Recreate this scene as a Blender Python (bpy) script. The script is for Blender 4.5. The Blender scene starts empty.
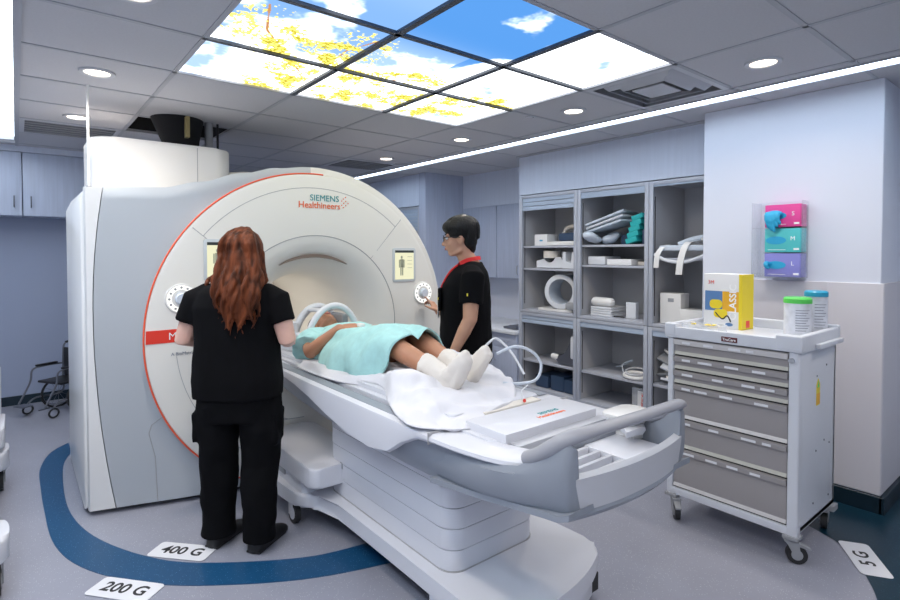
import bpy, bmesh, math, random
from mathutils import Vector, Matrix, noise
random.seed(7)
sc = bpy.context.scene
C = sc.collection
PI = math.pi
R = math.radians

# ------------------------------------------------------------------ camera, world, exposure
cam = bpy.data.cameras.new('camera')
co = bpy.data.objects.new('camera', cam); C.objects.link(co)
co.location = (0, 0, 1.5)
co.rotation_euler = (R(90 - 1.41), 0, R(-39))
cam.sensor_width = 36; cam.lens = 536 / 900 * 36
cam.shift_y = -33.8 / 900
cam.clip_start = .02
sc.camera = co
w = bpy.data.worlds.new('world'); sc.world = w; w.use_nodes = True
w.node_tree.nodes['Background'].inputs[0].default_value = (.45, .55, .8, 1)
w.node_tree.nodes['Background'].inputs[1].default_value = .3
vs = sc.view_settings
vs.view_transform = 'Standard'; vs.look = 'None'; vs.gamma = 1; vs.use_curve_mapping = False
vs.exposure = 0.22
DOWN_W = 6.0      # each recessed downlight
STRIP_E = 9.0      # slim ceiling strip
TROUGH_E = 4.8     # wide luminous ceiling trough at the left
CLOUD_E = 2.7      # white parts of the luminous sky ceiling

# ------------------------------------------------------------------ materials
def mat(name, col, rough=.5, metal=0, bump=0, bscale=60, var=0, vscale=8, spec=.5, trans=0, alpha=1, sss=0, coat=0, emit=None, es=1, sheen=0, stretch=None):
    m = bpy.data.materials.new(name); m.use_nodes = True
    nt = m.node_tree; b = nt.nodes['Principled BSDF']
    b.inputs['Base Color'].default_value = (*col, 1)
    b.inputs['Roughness'].default_value = rough
    b.inputs['Metallic'].default_value = metal
    b.inputs['Specular IOR Level'].default_value = spec
    b.inputs['Transmission Weight'].default_value = trans
    b.inputs['Alpha'].default_value = alpha
    b.inputs['Coat Weight'].default_value = coat
    if sheen: b.inputs['Sheen Weight'].default_value = sheen
    if sss:
        b.inputs['Subsurface Weight'].default_value = sss
        b.inputs['Subsurface Radius'].default_value = (.02, .008, .004)
    if emit:
        b.inputs['Emission Color'].default_value = (*emit, 1); b.inputs['Emission Strength'].default_value = es
    if var or bump:
        tc = nt.nodes.new('ShaderNodeTexCoord')
        src = tc.outputs['Object']
        if stretch:
            mp = nt.nodes.new('ShaderNodeMapping'); mp.inputs['Scale'].default_value = stretch
            nt.links.new(src, mp.inputs[0]); src = mp.outputs[0]
    if var:
        n = nt.nodes.new('ShaderNodeTexNoise'); n.inputs['Scale'].default_value = vscale; n.inputs['Detail'].default_value = 5
        nt.links.new(src, n.inputs['Vector'])
        r = nt.nodes.new('ShaderNodeValToRGB')
        r.color_ramp.elements[0].position = .3; r.color_ramp.elements[1].position = .7
        r.color_ramp.elements[0].color = (*[c * (1 - var) for c in col], 1)
        r.color_ramp.elements[1].color = (*[min(1, c * (1 + var)) for c in col], 1)
        nt.links.new(n.outputs['Fac'], r.inputs[0]); nt.links.new(r.outputs[0], b.inputs['Base Color'])
    if bump:
        n2 = nt.nodes.new('ShaderNodeTexNoise'); n2.inputs['Scale'].default_value = bscale; n2.inputs['Detail'].default_value = 4
        nt.links.new(src, n2.inputs['Vector'])
        bp = nt.nodes.new('ShaderNodeBump'); bp.inputs['Strength'].default_value = bump; bp.inputs['Distance'].default_value = .01
        nt.links.new(n2.outputs['Fac'], bp.inputs['Height']); nt.links.new(bp.outputs[0], b.inputs['Normal'])
    return m

def emis(name, col, s):
    m = bpy.data.materials.new(name); m.use_nodes = True
    nt = m.node_tree; nt.nodes.remove(nt.nodes['Principled BSDF'])
    e = nt.nodes.new('ShaderNodeEmission'); e.inputs[0].default_value = (*col, 1); e.inputs[1].default_value = s
    nt.links.new(e.outputs[0], nt.nodes['Material Output'].inputs[0])
    return m

def speckle(name, col, dots, thr=.16, scale=140, rough=.35):
    m = mat(name, col, rough, var=.05, vscale=2.5)
    nt = m.node_tree; b = nt.nodes['Principled BSDF']
    src = b.inputs['Base Color'].links[0].from_socket
    tc = nt.nodes.new('ShaderNodeTexCoord')
    v = nt.nodes.new('ShaderNodeTexVoronoi'); v.inputs['Scale'].default_value = scale
    nt.links.new(tc.outputs['Object'], v.inputs['Vector'])
    r = nt.nodes.new('ShaderNodeValToRGB')
    r.color_ramp.elements[0].position = thr; r.color_ramp.elements[0].color = (1, 1, 1, 1)
    r.color_ramp.elements[1].position = thr + .1; r.color_ramp.elements[1].color = (0, 0, 0, 1)
    nt.links.new(v.outputs['Distance'], r.inputs[0])
    wn = nt.nodes.new('ShaderNodeMath'); wn.operation = 'GREATER_THAN'; wn.inputs[1].default_value = .72
    sp = nt.nodes.new('ShaderNodeSeparateColor'); nt.links.new(v.outputs['Color'], sp.inputs[0]); nt.links.new(sp.outputs[0], wn.inputs[0])
    mu = nt.nodes.new('ShaderNodeMath'); mu.operation = 'MULTIPLY'; nt.links.new(r.outputs[0], mu.inputs[0]); nt.links.new(wn.outputs[0], mu.inputs[1])
    mx = nt.nodes.new('ShaderNodeMix'); mx.data_type = 'RGBA'
    nt.links.new(mu.outputs[0], mx.inputs['Factor']); nt.links.new(src, mx.inputs[6]); mx.inputs[7].default_value = (*dots, 1)
    nt.links.new(mx.outputs[2], b.inputs['Base Color'])
    return m

M = dict(
    wall=mat('painted_wall', (.69, .72, .81), .6, bump=.03, bscale=200),
    wall_back=mat('blue_grey_wall', (.31, .355, .48), .6, bump=.03, bscale=200),
    wain=mat('wall_cladding', (.66, .64, .68), .5, bump=.02, bscale=120),
    lam=mat('grey_wood_laminate', (.46, .51, .64), .45, var=.06, vscale=6, stretch=(8, 8, .4)),
    soffit=mat('soffit_paint', (.60, .65, .77), .6, var=.03, vscale=5, stretch=(8, 8, .3)),
    tile=mat('ceiling_tile', (.54, .54, .57), .9, bump=.12, bscale=260, var=.03, vscale=90),
    tbar=mat('ceiling_bar', (.40, .41, .45), .5),
    floor=speckle('speckled_vinyl', (.30, .308, .37), (.62, .62, .66)),
    blue=speckle('blue_vinyl', (.009, .070, .17), (.20, .36, .52), rough=.3),
    teal=speckle('teal_vinyl', (.004, .028, .048), (.05, .14, .2), rough=.3),
    base=mat('teal_skirting', (.003, .016, .028), .4),
    white=mat('gloss_white_shell', (.80, .79, .77), .28, coat=.3),
    warm=mat('ivory_shell', (.80, .78, .73), .42, spec=.35),
    ggrey=mat('silver_grey_cover', (.46, .49, .52), .32, coat=.2),
    bore=mat('bore_liner', (.66, .62, .58), .45),
    seam=mat('dark_seam', (.40, .40, .41), .6),
    slot=mat('slot_brown', (.20, .15, .12), .6),
    tgrey=mat('table_blue_grey', (.26, .285, .33), .4, coat=.1),
    handle=mat('handle_grey', (.35, .355, .39), .4),
    twhite=mat('table_white', (.66, .67, .72), .35, coat=.2),
    tpanel=mat('table_pale_grey', (.52, .53, .57), .4),
    orange=mat('orange_red_trim', (.85, .12, .05), .4),
    red=mat('red_band', (.78, .05, .03), .4),
    print_white=mat('white_print', (.9, .9, .9), .5),
    print_grey=mat('grey_print', (.2, .22, .28), .5),
    print_teal=mat('teal_print', (.02, .30, .32), .5),
    print_orange=mat('orange_print', (.85, .18, .06), .5),
    black=mat('black_plastic', (.012, .012, .014), .45),
    void=mat('dark_plenum', (.01, .01, .012), .9),
    rubber=mat('black_rubber', (.02, .02, .022), .6),
    steel=mat('brushed_steel', (.55, .56, .58), .35, metal=1),
    dsteel=mat('dark_steel', (.2, .21, .24), .4, metal=.8),
    grey=mat('mid_grey_plastic', (.32, .33, .35), .5),
    shelf=mat('shelf_grey', (.42, .44, .50), .45),
    shelf_in=mat('shelf_inside', (.50, .50, .52), .5),
    frame=mat('shelf_frame_aluminium', (.46, .49, .56), .4, metal=.2),
    shut=mat('shutter_slat', (.42, .50, .62), .4),
    cart=mat('cart_white', (.66, .68, .73), .35),
    drawer=mat('drawer_taupe', (.33, .31, .31), .42),
    dlip=mat('drawer_lip', (.60, .58, .58), .4),
    dyel=mat('drawer_yellow_edge', (.48, .47, .42), .4),
    label=mat('paper_label', (.75, .75, .78), .6),
    skin=mat('skin_light', (.66, .40, .32), .5, sss=.12, var=.04, vscale=14),
    skin2=mat('skin_tan', (.50, .27, .18), .5, sss=.12, var=.05, vscale=14),
    skin3=mat('skin_brown', (.46, .22, .13), .5, sss=.12, var=.06, vscale=14),
    scrub=mat('black_scrubs', (.0035, .0035, .0045), .9, spec=.12, bump=.05, bscale=400),
    shoe=mat('black_shoe', (.010, .010, .012), .5),
    hair_red=mat('auburn_hair', (.10, .027, .010), .55, spec=.15, var=.8, vscale=6, bump=.2, bscale=22, stretch=(6, 6, .5)),
    hair_blk=mat('black_hair', (.004, .0035, .004), .45, spec=.3, bump=.5, bscale=40, stretch=(5, 5, 1)),
    gown=mat('aqua_gown', (.38, .66, .65), .85, bump=.08, bscale=300, var=.06, vscale=30),
    sock=mat('cream_sock', (.72, .68, .63), .9, bump=.15, bscale=350),
    sheet=mat('white_sheet', (.70, .70, .74), .9, bump=.05, bscale=300),
    lany=mat('red_lanyard', (.72, .02, .02), .6),
    lens=mat('spectacle_lens', (.8, .85, .9), .05, trans=.9, alpha=.35),
    eye=mat('eye_white', (.8, .78, .75), .3),
    iris=mat('eye_dark', (.02, .012, .01), .2),
    lip=mat('lips', (.42, .13, .11), .5),
    acrylic=mat('clear_acrylic', (.9, .93, 1), .08, trans=.9, alpha=.3),
    clear=mat('clear_plastic', (.85, .88, .92), .15, alpha=.35),
    pink=mat('pink_card', (.72, .06, .30), .5),
    tealc=mat('teal_card', (.08, .52, .54), .5),
    purp=mat('lilac_card', (.24, .24, .62), .5),
    glove=mat('blue_nitrile', (.02, .36, .62), .45),
    yellow=mat('yellow_card', (.80, .62, .02), .5),
    cardw=mat('white_card', (.78, .78, .78), .5),
    bluep=mat('blue_picture', (.10, .22, .45), .5),
    amber=mat('amber_picture', (.80, .42, .02), .5),
    green=mat('green_lid', (.10, .62, .10), .4),
    bluelid=mat('blue_lid', (.02, .32, .52), .4),
    canister=mat('canister_white', (.70, .72, .78), .4, var=.12, vscale=25),
    maroon=mat('maroon_plate', (.12, .02, .025), .4),
    navy=mat('navy_vinyl', (.03, .06, .12), .5),
    tealf=mat('teal_foam', (.02, .42, .42), .7),
    coil=mat('coil_pale_blue', (.60, .66, .74), .45),
    cream=mat('cream_plastic', (.68, .64, .58), .5),
    white2=mat('matt_white_plastic', (.68, .70, .74), .5),
    screen=mat('screen_bezel', (.60, .64, .66), .4),
    glow=emis('screen_glow', (.92, .90, .62), .85),
    scrdark=mat('screen_header', (.03, .04, .04), .4),
    scrfig=mat('screen_figure', (.35, .37, .28), .5),
    dial=emis('dial_ring_glow', (1, 1, .96), 1.1),
    down=emis('downlight_lens', (1, .86, .70), 7),
    strip=emis('strip_lens', (.70, .84, 1), STRIP_E),
    trough=emis('trough_lens', (.80, .90, 1), TROUGH_E),
    ventm=mat('vent_white', (.55, .56, .60), .5),
    filt=mat('ear_plug_yellow', (.85, .65, .10), .7),
)
sk = bpy.data.materials.new('luminous_sky_print'); sk.use_nodes = True
nt = sk.node_tree; nt.nodes.remove(nt.nodes['Principled BSDF'])
a_ = nt.nodes.new('ShaderNodeAttribute'); a_.attribute_name = 'print'
e_ = nt.nodes.new('ShaderNodeEmission'); nt.links.new(a_.outputs['Color'], e_.inputs[0]); e_.inputs[1].default_value = 1
nt.links.new(e_.outputs[0], nt.nodes['Material Output'].inputs[0]); M['sky'] = sk

# ------------------------------------------------------------------ helpers
class B:
    def __init__(s): s.bm = bmesh.new()
    def add(s, verts, faces):
        v = [s.bm.verts.new(p) for p in verts]
        for f in faces:
            try: s.bm.faces.new([v[i] for i in f])
            except ValueError: pass
        return s
    def merge(s, other, mx=None):
        me = bpy.data.meshes.new('t'); other.bm.to_mesh(me)
        if mx is not None: me.transform(mx)
        s.bm.from_mesh(me); bpy.data.meshes.remove(me); return s
    def box(s, x0, x1, y0, y1, z0, z1, bev=0, seg=2, mx=None):
        t = bmesh.new()
        bmesh.ops.create_cube(t, size=1)
        for v in t.verts: v.co = Vector(((x0 + x1) / 2 + v.co.x * (x1 - x0), (y0 + y1) / 2 + v.co.y * (y1 - y0), (z0 + z1) / 2 + v.co.z * (z1 - z0)))
        if bev: bmesh.ops.bevel(t, geom=t.edges[:], offset=bev, segments=seg, affect='EDGES', profile=.6)
        me = bpy.data.meshes.new('t'); t.to_mesh(me); t.free()
        if mx is not None: me.transform(mx)
        s.bm.from_mesh(me); bpy.data.meshes.remove(me); return s
    def loft(s, rings, cap=True, closed=False):
        n = len(rings[0]); vs_ = [[s.bm.verts.new(p) for p in r] for r in rings]
        m = len(rings)
        for i in range(m if closed else m - 1):
            a, b = vs_[i], vs_[(i + 1) % m]
            for k in range(n):
                try: s.bm.faces.new((a[k], a[(k + 1) % n], b[(k + 1) % n], b[k]))
                except ValueError: pass
        if cap and not closed:
            s.bm.faces.new(vs_[0][::-1]); s.bm.faces.new(vs_[-1])
        return s
    def tube(s, pts, r, n=12, closed=False, cap=True, round_ends=False):
        pts = [Vector(p) for p in pts]
        rr = list(r) if isinstance(r, (list, tuple)) else [r] * len(pts)
        if round_ends and not closed:
            d0 = (pts[0] - pts[1]).normalized(); d1 = (pts[-1] - pts[-2]).normalized()
            a0, a1 = rr[0], rr[-1]
            pre = [(pts[0] + d0 * a0 * math.sin(t), a0 * math.cos(t)) for t in (1.45, 1.1, .75, .38)]
            post = [(pts[-1] + d1 * a1 * math.sin(t), a1 * math.cos(t)) for t in (.38, .75, 1.1, 1.45)]
            pts = [p for p, _ in pre] + pts + [p for p, _ in post]; rr = [q for _, q in pre] + rr + [q for _, q in post]
        rings = []; up = None; m = len(pts)
        for i, p in enumerate(pts):
            if closed: t = (pts[(i + 1) % m] - pts[i - 1]).normalized()
            else: t = (pts[min(i + 1, m - 1)] - pts[max(i - 1, 0)]).normalized()
            if up is None:
                up = Vector((0, 0, 1)) if abs(t.z) < .9 else Vector((1, 0, 0))
            u = (up - t * up.dot(t)).normalized(); v = t.cross(u); up = u
            rings.append([p + (u * math.cos(2 * PI * k / n) + v * math.sin(2 * PI * k / n)) * rr[i] for k in range(n)])
        return s.loft(rings, cap, closed)
    def cyl(s, p0, p1, r, r1=None, n=24): return s.tube([p0, p1], [r, r if r1 is None else r1], n)
    def ell(s, c, rad, mx=None, n=20, m=12):
        rings = []
        for i in range(1, m):
            a = PI * i / m
            rings.append([Vector((math.sin(a) * math.cos(2 * PI * k / n) * rad[0], math.sin(a) * math.sin(2 * PI * k / n) * rad[1], -math.cos(a) * rad[2])) for k in range(n)])
        if mx is not None: rings = [[mx @ p for p in r] for r in rings]
        c = Vector(c); rings = [[p + c for p in r] for r in rings]
        return s.loft(rings)
    def prism(s, poly, axis, a0, a1, bev=0):
        def P(p, a): return {'x': (a, p[0], p[1]), 'y': (p[0], a, p[1]), 'z': (p[0], p[1], a)}[axis]
        t = bmesh.new(); v0 = [t.verts.new(P(p, a0)) for p in poly]; v1 = [t.verts.new(P(p, a1)) for p in poly]
        n = len(poly); f0 = t.faces.new(v0[::-1]); f1 = t.faces.new(v1)
        for k in range(n): t.faces.new((v0[k], v0[(k + 1) % n], v1[(k + 1) % n], v1[k]))
        if bev:
            es = list(f0.edges) + list(f1.edges)
            bmesh.ops.bevel(t, geom=es, offset=bev, segments=3, affect='EDGES', profile=.5)
        me = bpy.data.meshes.new('t'); t.to_mesh(me); t.free(); s.bm.from_mesh(me); bpy.data.meshes.remove(me); return s
    def rev(s, prof, c, axis='y', n=96, a0=0, a1=2 * PI, close=True):
        rings = []
        full = abs(a1 - a0 - 2 * PI) < 1e-6
        cnt = n if full else n + 1
        for k in range(cnt):
            a = a0 + (a1 - a0) * k / n
            ring = []
            for r, h in prof:
                if axis == 'y': ring.append(Vector((c[0] + r * math.sin(a), c[1] + h, c[2] + r * math.cos(a))))
                else: ring.append(Vector((c[0] + r * math.cos(a), c[1] + r * math.sin(a), c[2] + h)))
            rings.append(ring)
        vs_ = [[s.bm.verts.new(p) for p in r] for r in rings]; m = len(prof)
        for i in range(cnt if full else cnt - 1):
            a, b = vs_[i], vs_[(i + 1) % cnt]
            for k in range(m if close else m - 1):
                try: s.bm.faces.new((a[k], a[(k + 1) % m], b[(k + 1) % m], b[k]))
                except ValueError: pass
        if close and not full: s.bm.faces.new(vs_[0]); s.bm.faces.new(vs_[-1][::-1])
        return s

ROOTM = {}
def thing(name, label, cat, loc=(0, 0, 0), rz=0, group=None):
    o = bpy.data.objects.new(name, None); C.objects.link(o)
    o.empty_display_size = .1
    o.location = loc; o.rotation_euler = (0, 0, rz); o['label'] = label; o['category'] = cat
    if group: o['group'] = group
    ROOTM[o.name] = Matrix.Translation(loc) @ Matrix.Rotation(rz, 4, 'Z')
    return o
def root_of(o):
    while o.parent: o = o.parent
    return o
def out(name, b, m, parent=None, local=False, ang=35, label=None):
    bmesh.ops.recalc_face_normals(b.bm, faces=b.bm.faces[:])
    me = bpy.data.meshes.new(name); b.bm.to_mesh(me); b.bm.free()
    if parent is not None and not local:
        mx = ROOTM.get(root_of(parent).name)
        if mx is not None: me.transform(mx.inverted())
    me.polygons.foreach_set('use_smooth', [True] * len(me.polygons))
    me.set_sharp_from_angle(angle=R(ang))
    o = bpy.data.objects.new(name, me); C.objects.link(o)
    if m is not None: me.materials.append(m if not isinstance(m, str) else M[m])
    if parent is not None: o.parent = parent
    if label: o['label'] = label
    return o
def outs(name, bs, m, parent=None, **k): return [out(name, q, m, parent, **k) for q in bs]
def tag(o, label, cat, group=None, kind=None):
    """a thing that is one mesh: move its origin to its own base"""
    o['label'] = label; o['category'] = cat
    if group: o['group'] = group
    if kind: o['kind'] = kind
    me = o.data; xs = [v.co for v in me.vertices]
    c = Vector((sum(v.x for v in xs) / len(xs), sum(v.y for v in xs) / len(xs), min(v.z for v in xs)))
    me.transform(Matrix.Translation(-c)); o.location = c
    return o
def struct(name, b, m, parent=None, ang=35):
    o = out(name, b, m, parent, ang=ang)
    o['kind'] = 'structure'
    return o
def fuse(b, voxel=.006, smooth=6, fac=.5):
    bmesh.ops.recalc_face_normals(b.bm, faces=b.bm.faces[:])
    me = bpy.data.meshes.new('f'); b.bm.to_mesh(me); b.bm.free()
    o = bpy.data.objects.new('f', me); C.objects.link(o)
    r = o.modifiers.new('r', 'REMESH'); r.mode = 'VOXEL'; r.voxel_size = voxel
    if smooth:
        s_ = o.modifiers.new('s', 'SMOOTH'); s_.iterations = smooth; s_.factor = fac
    dg = bpy.context.evaluated_depsgraph_get(); ev = o.evaluated_get(dg); m2 = bpy.data.meshes.new_from_object(ev)
    bpy.data.objects.remove(o); bpy.data.meshes.remove(me)
    nb = B(); nb.bm.from_mesh(m2); bpy.data.meshes.remove(m2); return nb
def displace(b, fn):
    b.bm.normal_update()
    for v, d in [(v, fn(v.co, v.normal)) for v in b.bm.verts]:
        v.co = v.co + (d if isinstance(d, Vector) else v.normal * d)
    return b
def text_b(s, size, mx, bold=0, extrude=.0006, align='CENTER'):
    cu = bpy.data.curves.new('t', 'FONT'); cu.body = s; cu.size = size; cu.align_x = align; cu.align_y = 'CENTER'
    cu.extrude = extrude; cu.offset = 0 if 'M' in s else bold; cu.resolution_u = 4
    o = bpy.data.objects.new('t', cu); C.objects.link(o)
    dg = bpy.context.evaluated_depsgraph_get(); me = bpy.data.meshes.new_from_object(o.evaluated_get(dg))
    bpy.data.objects.remove(o); bpy.data.curves.remove(cu)
    me.transform(mx); b = B(); b.bm.from_mesh(me); bpy.data.meshes.remove(me); return b
def T(x, y, z): return Matrix.Translation((x, y, z))
def face_my(x, y, z): return T(x, y, z) @ Matrix.Rotation(PI / 2, 4, 'X')               # readable facing -Y
def face_mx(x, y, z): return T(x, y, z) @ Matrix.Rotation(-PI / 2, 4, 'Z') @ Matrix.Rotation(PI / 2, 4, 'X')   # readable facing -X
def rrect(x0, x1, y0, y1, r, n=6):
    p = []
    for cx, cy, a in ((x1 - r, y1 - r, 0), (x0 + r, y1 - r, 90), (x0 + r, y0 + r, 180), (x1 - r, y0 + r, 270)):
        for k in range(n + 1):
            t = R(a + 90 * k / n); p.append((cx + r * math.cos(t), cy + r * math.sin(t)))
    return p
def lerp(a, b, t): return a + (b - a) * t
def smooth(t): t = max(0, min(1, t)); return t * t * (3 - 2 * t)
def pw(x, tbl):
    if x <= tbl[0][0]: return tbl[0][1]
    for (a, fa), (b, fb) in zip(tbl, tbl[1:]):
        if x <= b: return lerp(fa, fb, smooth((x - a) / (b - a)))
    return tbl[-1][1]
def catmull(pts, per=6):
    pts = [Vector(p) for p in pts]; o = []
    for i in range(len(pts) - 1):
        p0 = pts[max(i - 1, 0)]; p1 = pts[i]; p2 = pts[i + 1]; p3 = pts[min(i + 2, len(pts) - 1)]
        for k in range(per):
            t = k / per
            o.append(.5 * ((2 * p1) + (-p0 + p2) * t + (2 * p0 - 5 * p1 + 4 * p2 - p3) * t * t + (-p0 + 3 * p1 - 3 * p2 + p3) * t ** 3))
    o.append(pts[-1]); return o

ZC = 2.5
GX = [.022 + .675 * k for k in range(-3, 9)]
GY = [1.47 + .602 * k for k in range(-6, 10)]

# ------------------------------------------------------------------ room shell
XL, XR, YB, YF = -1.6, 4.85, -2.1, 6.78
struct('floor', B().box(XL, 6, YB, YF + .1, -.06, 0), 'floor')
struct('wall_left', B().box(XL - .1, XL, YB, YF, 0, ZC + .4), 'wall')
struct('wall_back', B().box(XL, XR + .5, YF, YF + .1, 0, ZC + .4), 'wall_back')
struct('wall_front', B().box(XL, 6, YB - .1, YB, 0, ZC + .4), 'wall')
struct('wall_right', B().box(XR, XR + .1, -2.1, YF, 0, ZC + .4), 'wall')
# wall column beside the shelving, with its lower cladding
struct('wall_column', B().box(3.855, XR, .83, 1.86, 0, ZC, .004, 1), 'wall')
b = B().box(3.843, 3.862, .815, 1.845, .1, 1.325, .003, 1); b.box(3.836, 3.845, 1.085, 1.095, .1, 1.32)
b.box(3.85, XR, .812, .832, .1, 1.325, .003, 1)
struct('trim_1', b, 'wain')
b = B().box(3.82, 3.845, .80, 1.86, 0, .10, .003, 1); b.box(3.82, XR, .79, .815, 0, .10, .003, 1)
struct('baseboard_right', b, 'base')
# back recess pieces
struct('wall_recess', B().box(3.95, XR, 5.36, 5.50, 0, ZC), 'lam')
struct('trim_2', B().box(4.09, XR, 1.86, 3.90, 2.10, ZC), 'soffit')
struct('trim_3', B().box(4.56, XR, 3.90, 5.36, 2.08, ZC), 'soffit')
struct('trim_4', B().box(3.97, XR, 5.50, YF, 2.10, ZC), 'soffit')
struct('trim_5', B().box(4.10, 4.72, 3.895, 3.915, 0, ZC), 'soffit')
b = B().box(XL, .9, YF - .012, YF, 0, .09); struct('baseboard_back', b, 'base')

# ceiling with openings for fittings
holes = set()
def cell(x, y): 
    ix = sum(1 for g in GX if g <= x) - 1; iy = sum(1 for g in GY if g <= y) - 1; return ix, iy
sky_cells = [(GX.index(GX[4]) + i, 6 + j) for i in range(3) for j in range(3)]
for c_ in sky_cells: holes.add(c_)
VENT = [cell(3.0, 1.7), cell(3.0, 5.3), cell(.3, 5.3)]
for v in VENT: holes.add(v)
QH = cell(.9, 4.6); holes.add(QH)
b = B()
XS = [XL] + [g for g in GX if XL < g < 3.5] ; YS = [YB] + [g for g in GY if YB < g < YF] + [YF]
XS = XS + [3.50]
for i in range(len(XS) - 1):
    for j in range(len(YS) - 1):
        x0, x1, y0, y1 = XS[i], XS[i + 1], YS[j], YS[j + 1]
        if cell((x0 + x1) / 2, (y0 + y1) / 2) in holes: continue
        if x1 <= .03 and x0 >= -.7:   # luminous trough
            if y0 < 6.0: continue
        b.box(x0, x1, y0, y1, ZC, ZC + .02)
b.box(3.50, 3.61, 6.45, YF, ZC, ZC + .02)
b.box(3.61, 6, YB, YF, ZC, ZC + .02)
b.box(XL, 6, YB, YF, ZC + .5, ZC + .52)
struct('ceiling', b, 'tile')
b = B()
for g in GX:
    if XL < g < 3.5: b.box(g - .012, g + .012, YB, YF, ZC - .004, ZC + .006)
for g in GY:
    if YB < g < YF:
        b.box(.03, 3.48, g - .012, g + .012, ZC - .004, ZC + .006)
        b.box(3.63, 4.08 if 1.86 < g < 3.9 else (3.85 if g < 1.87 else (4.55 if g < 5.36 else 3.96)), g - .009, g + .009, ZC - .003, ZC + .006)
b.box(-.655, -.63, YB, 6.08, ZC - .01, ZC + .03); b.box(.004, .035, YB, 6.08, ZC - .01, ZC + .03); b.box(-.66, .035, 6.07, 6.10, ZC - .01, ZC + .03)
b.box(3.485, 3.50, YB, 6.46, ZC - .008, ZC + .03); b.box(3.61, 3.625, YB, 6.46, ZC - .008, ZC + .03)
b.box(4.04, 4.10, 1.86, 3.9, ZC - .012, ZC + .0)
struct('trim_6', b, 'tbar')
# thicker dark bars between the sky prints
b = B()
for k in (5, 6): b.box(GX[k] - .016, GX[k] + .016, GY[6], GY[9], ZC - .006, ZC + .01)
for k in (7, 8): b.box(GX[4], GX[7], GY[k] - .013, GY[k] + .013, ZC - .006, ZC + .01)
struct('trim_7', b, mat('dark_bar', (.07, .08, .10), .5))

# ------------------------------------------------------------------ ceiling lights
o = out('strip_light', B().box(3.50, 3.61, YB + .05, 6.44, ZC + .004, ZC + .02), 'strip')
tag(o, 'long thin white light strip running the length of the ceiling above the shelving', 'light')
o = out('luminous_trough', B().box(-.63, .004, YB + .05, 6.07, ZC + .02, ZC + .04), 'trough')
tag(o, 'wide bright white light panel at the left edge of the ceiling', 'light')

W_, H_ = GX[7] - GX[4], GY[9] - GY[6]
BR = [  # branches of the printed tree in panel-space metres (x from the left edge, y from the near edge)
    [(0.35, 2.0), (.45, 1.75), (.55, 1.5), (.62, 1.2), (.6, .95), (.66, .75)],
    [(.50, 1.6), (.75, 1.35), (.95, 1.25), (1.15, 1.1)],
    [(.55, 1.4), (.35, 1.15), (.2, .95), (.12, .7)],
    [(1.15, 2.0), (1.2, 1.6), (1.35, 1.45), (1.6, 1.35), (1.85, 1.15)],
    [(.8, 1.95), (.9, 1.7), (1.05, 1.5), (1.1, 1.3)],
    [(1.1, 2.0), (1.45, 1.68), (1.7, 1.55)],
]
def seg_d(px, py, a, c):
    ax, ay = a; bx_, by_ = c; dx, dy = bx_ - ax, by_ - ay
    t = max(0, min(1, ((px - ax) * dx + (py - ay) * dy) / (dx * dx + dy * dy)))
    return math.hypot(px - ax - dx * t, py - ay - dy * t)
def sky_col(x, y):
    u = x / W_ * 3; v = y / H_ * 3          # 0..3 over the three columns and rows
    n = noise.fractal(Vector((x * 1.7 + 2, y * 1.7, 3.3)), .9, 2.1, 6)
    near = smooth(1.6 - v)
    k = [.45, .86, -.25][min(2, int(u))] * near + [.42, .16, .12][min(2, int(u))] * smooth(1 - abs(v - 1.5) * .9) - .10 * smooth(v - 1.8)
    if u > 1.7 and u < 2 and v > 1: k += .3 * smooth(2 - v)
    cl = smooth((n * 1.15 + .66 - k * .88) / .45)
    deep = (.10, .33, .80); lite = (.48, .70, 1.05)
    d_ = smooth(k * 1.1)
    sky = [lerp(l, d, d_) for l, d in zip(lite, deep)]
    c = [lerp(s_, w_, cl) for s_, w_ in zip(sky, (CLOUD_E * .93, CLOUD_E * .97, CLOUD_E))]
    dmin = min(seg_d(x, y, p, q) for br in BR for p, q in zip(br, br[1:]))
    wob = noise.noise(Vector((x * 9, y * 9, 1))) * .012
    zone = smooth((.30 - dmin) / .24) * smooth((v - .95 - .25 * max(0, u - 1)) / .5)
    cl1 = noise.noise(Vector((x * 8, y * 8, 9))) + .6 * noise.noise(Vector((x * 17, y * 17, 19)))
    ln = noise.noise(Vector((x * 52, y * 52, 5))) + .5 * noise.noise(Vector((x * 95, y * 95, 8)))
    if zone * (.44 + .70 * cl1) + ln * .50 * smooth(zone * 3) > .42:
        t = .5 + .5 * noise.noise(Vector((x * 60, y * 60, 30)))
        c = [lerp(a, d, t) for a, d in zip((1.0, .80, .10), (2.0, 1.75, .45))]
        if ln < .0: c = [.60, .50, .04]
    elif dmin + abs(wob) * .7 < .0075 and v > 1.0: c = [.62, .30, .12]
    return (*c, 1)
names = ['far', 'middle', 'near']
cols = ['left', 'centre', 'right']
descs = {(0, 0): 'pale sky and yellow leaves', (1, 0): 'deep blue sky and small clouds', (2, 0): 'plain bright white cloud'}
SKYL = {
 (0, 2): 'luminous ceiling panel of yellow blossom twigs at the far left corner of the nine',
 (1, 2): 'luminous ceiling panel of yellow branches, middle of the far row of the nine',
 (2, 2): 'luminous ceiling panel of white sky and yellow leaves at the far right corner',
 (0, 1): 'luminous ceiling panel of yellow tree crown, middle of the left-hand column',
 (1, 1): 'luminous ceiling panel of cloud and yellow leaves at the centre of the nine',
 (2, 1): 'luminous ceiling panel of pale sky with a yellow twig, beside the white one, middle of the right-hand column',
 (0, 0): 'luminous ceiling panel of pale blue sky, nearest on the left, cut by the frame top',
 (1, 0): 'luminous ceiling panel of blue sky and clouds, middle of the nearest row',
 (2, 0): 'luminous ceiling panel of bright blank sky at the near right corner beside the large vent',
}
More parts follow.
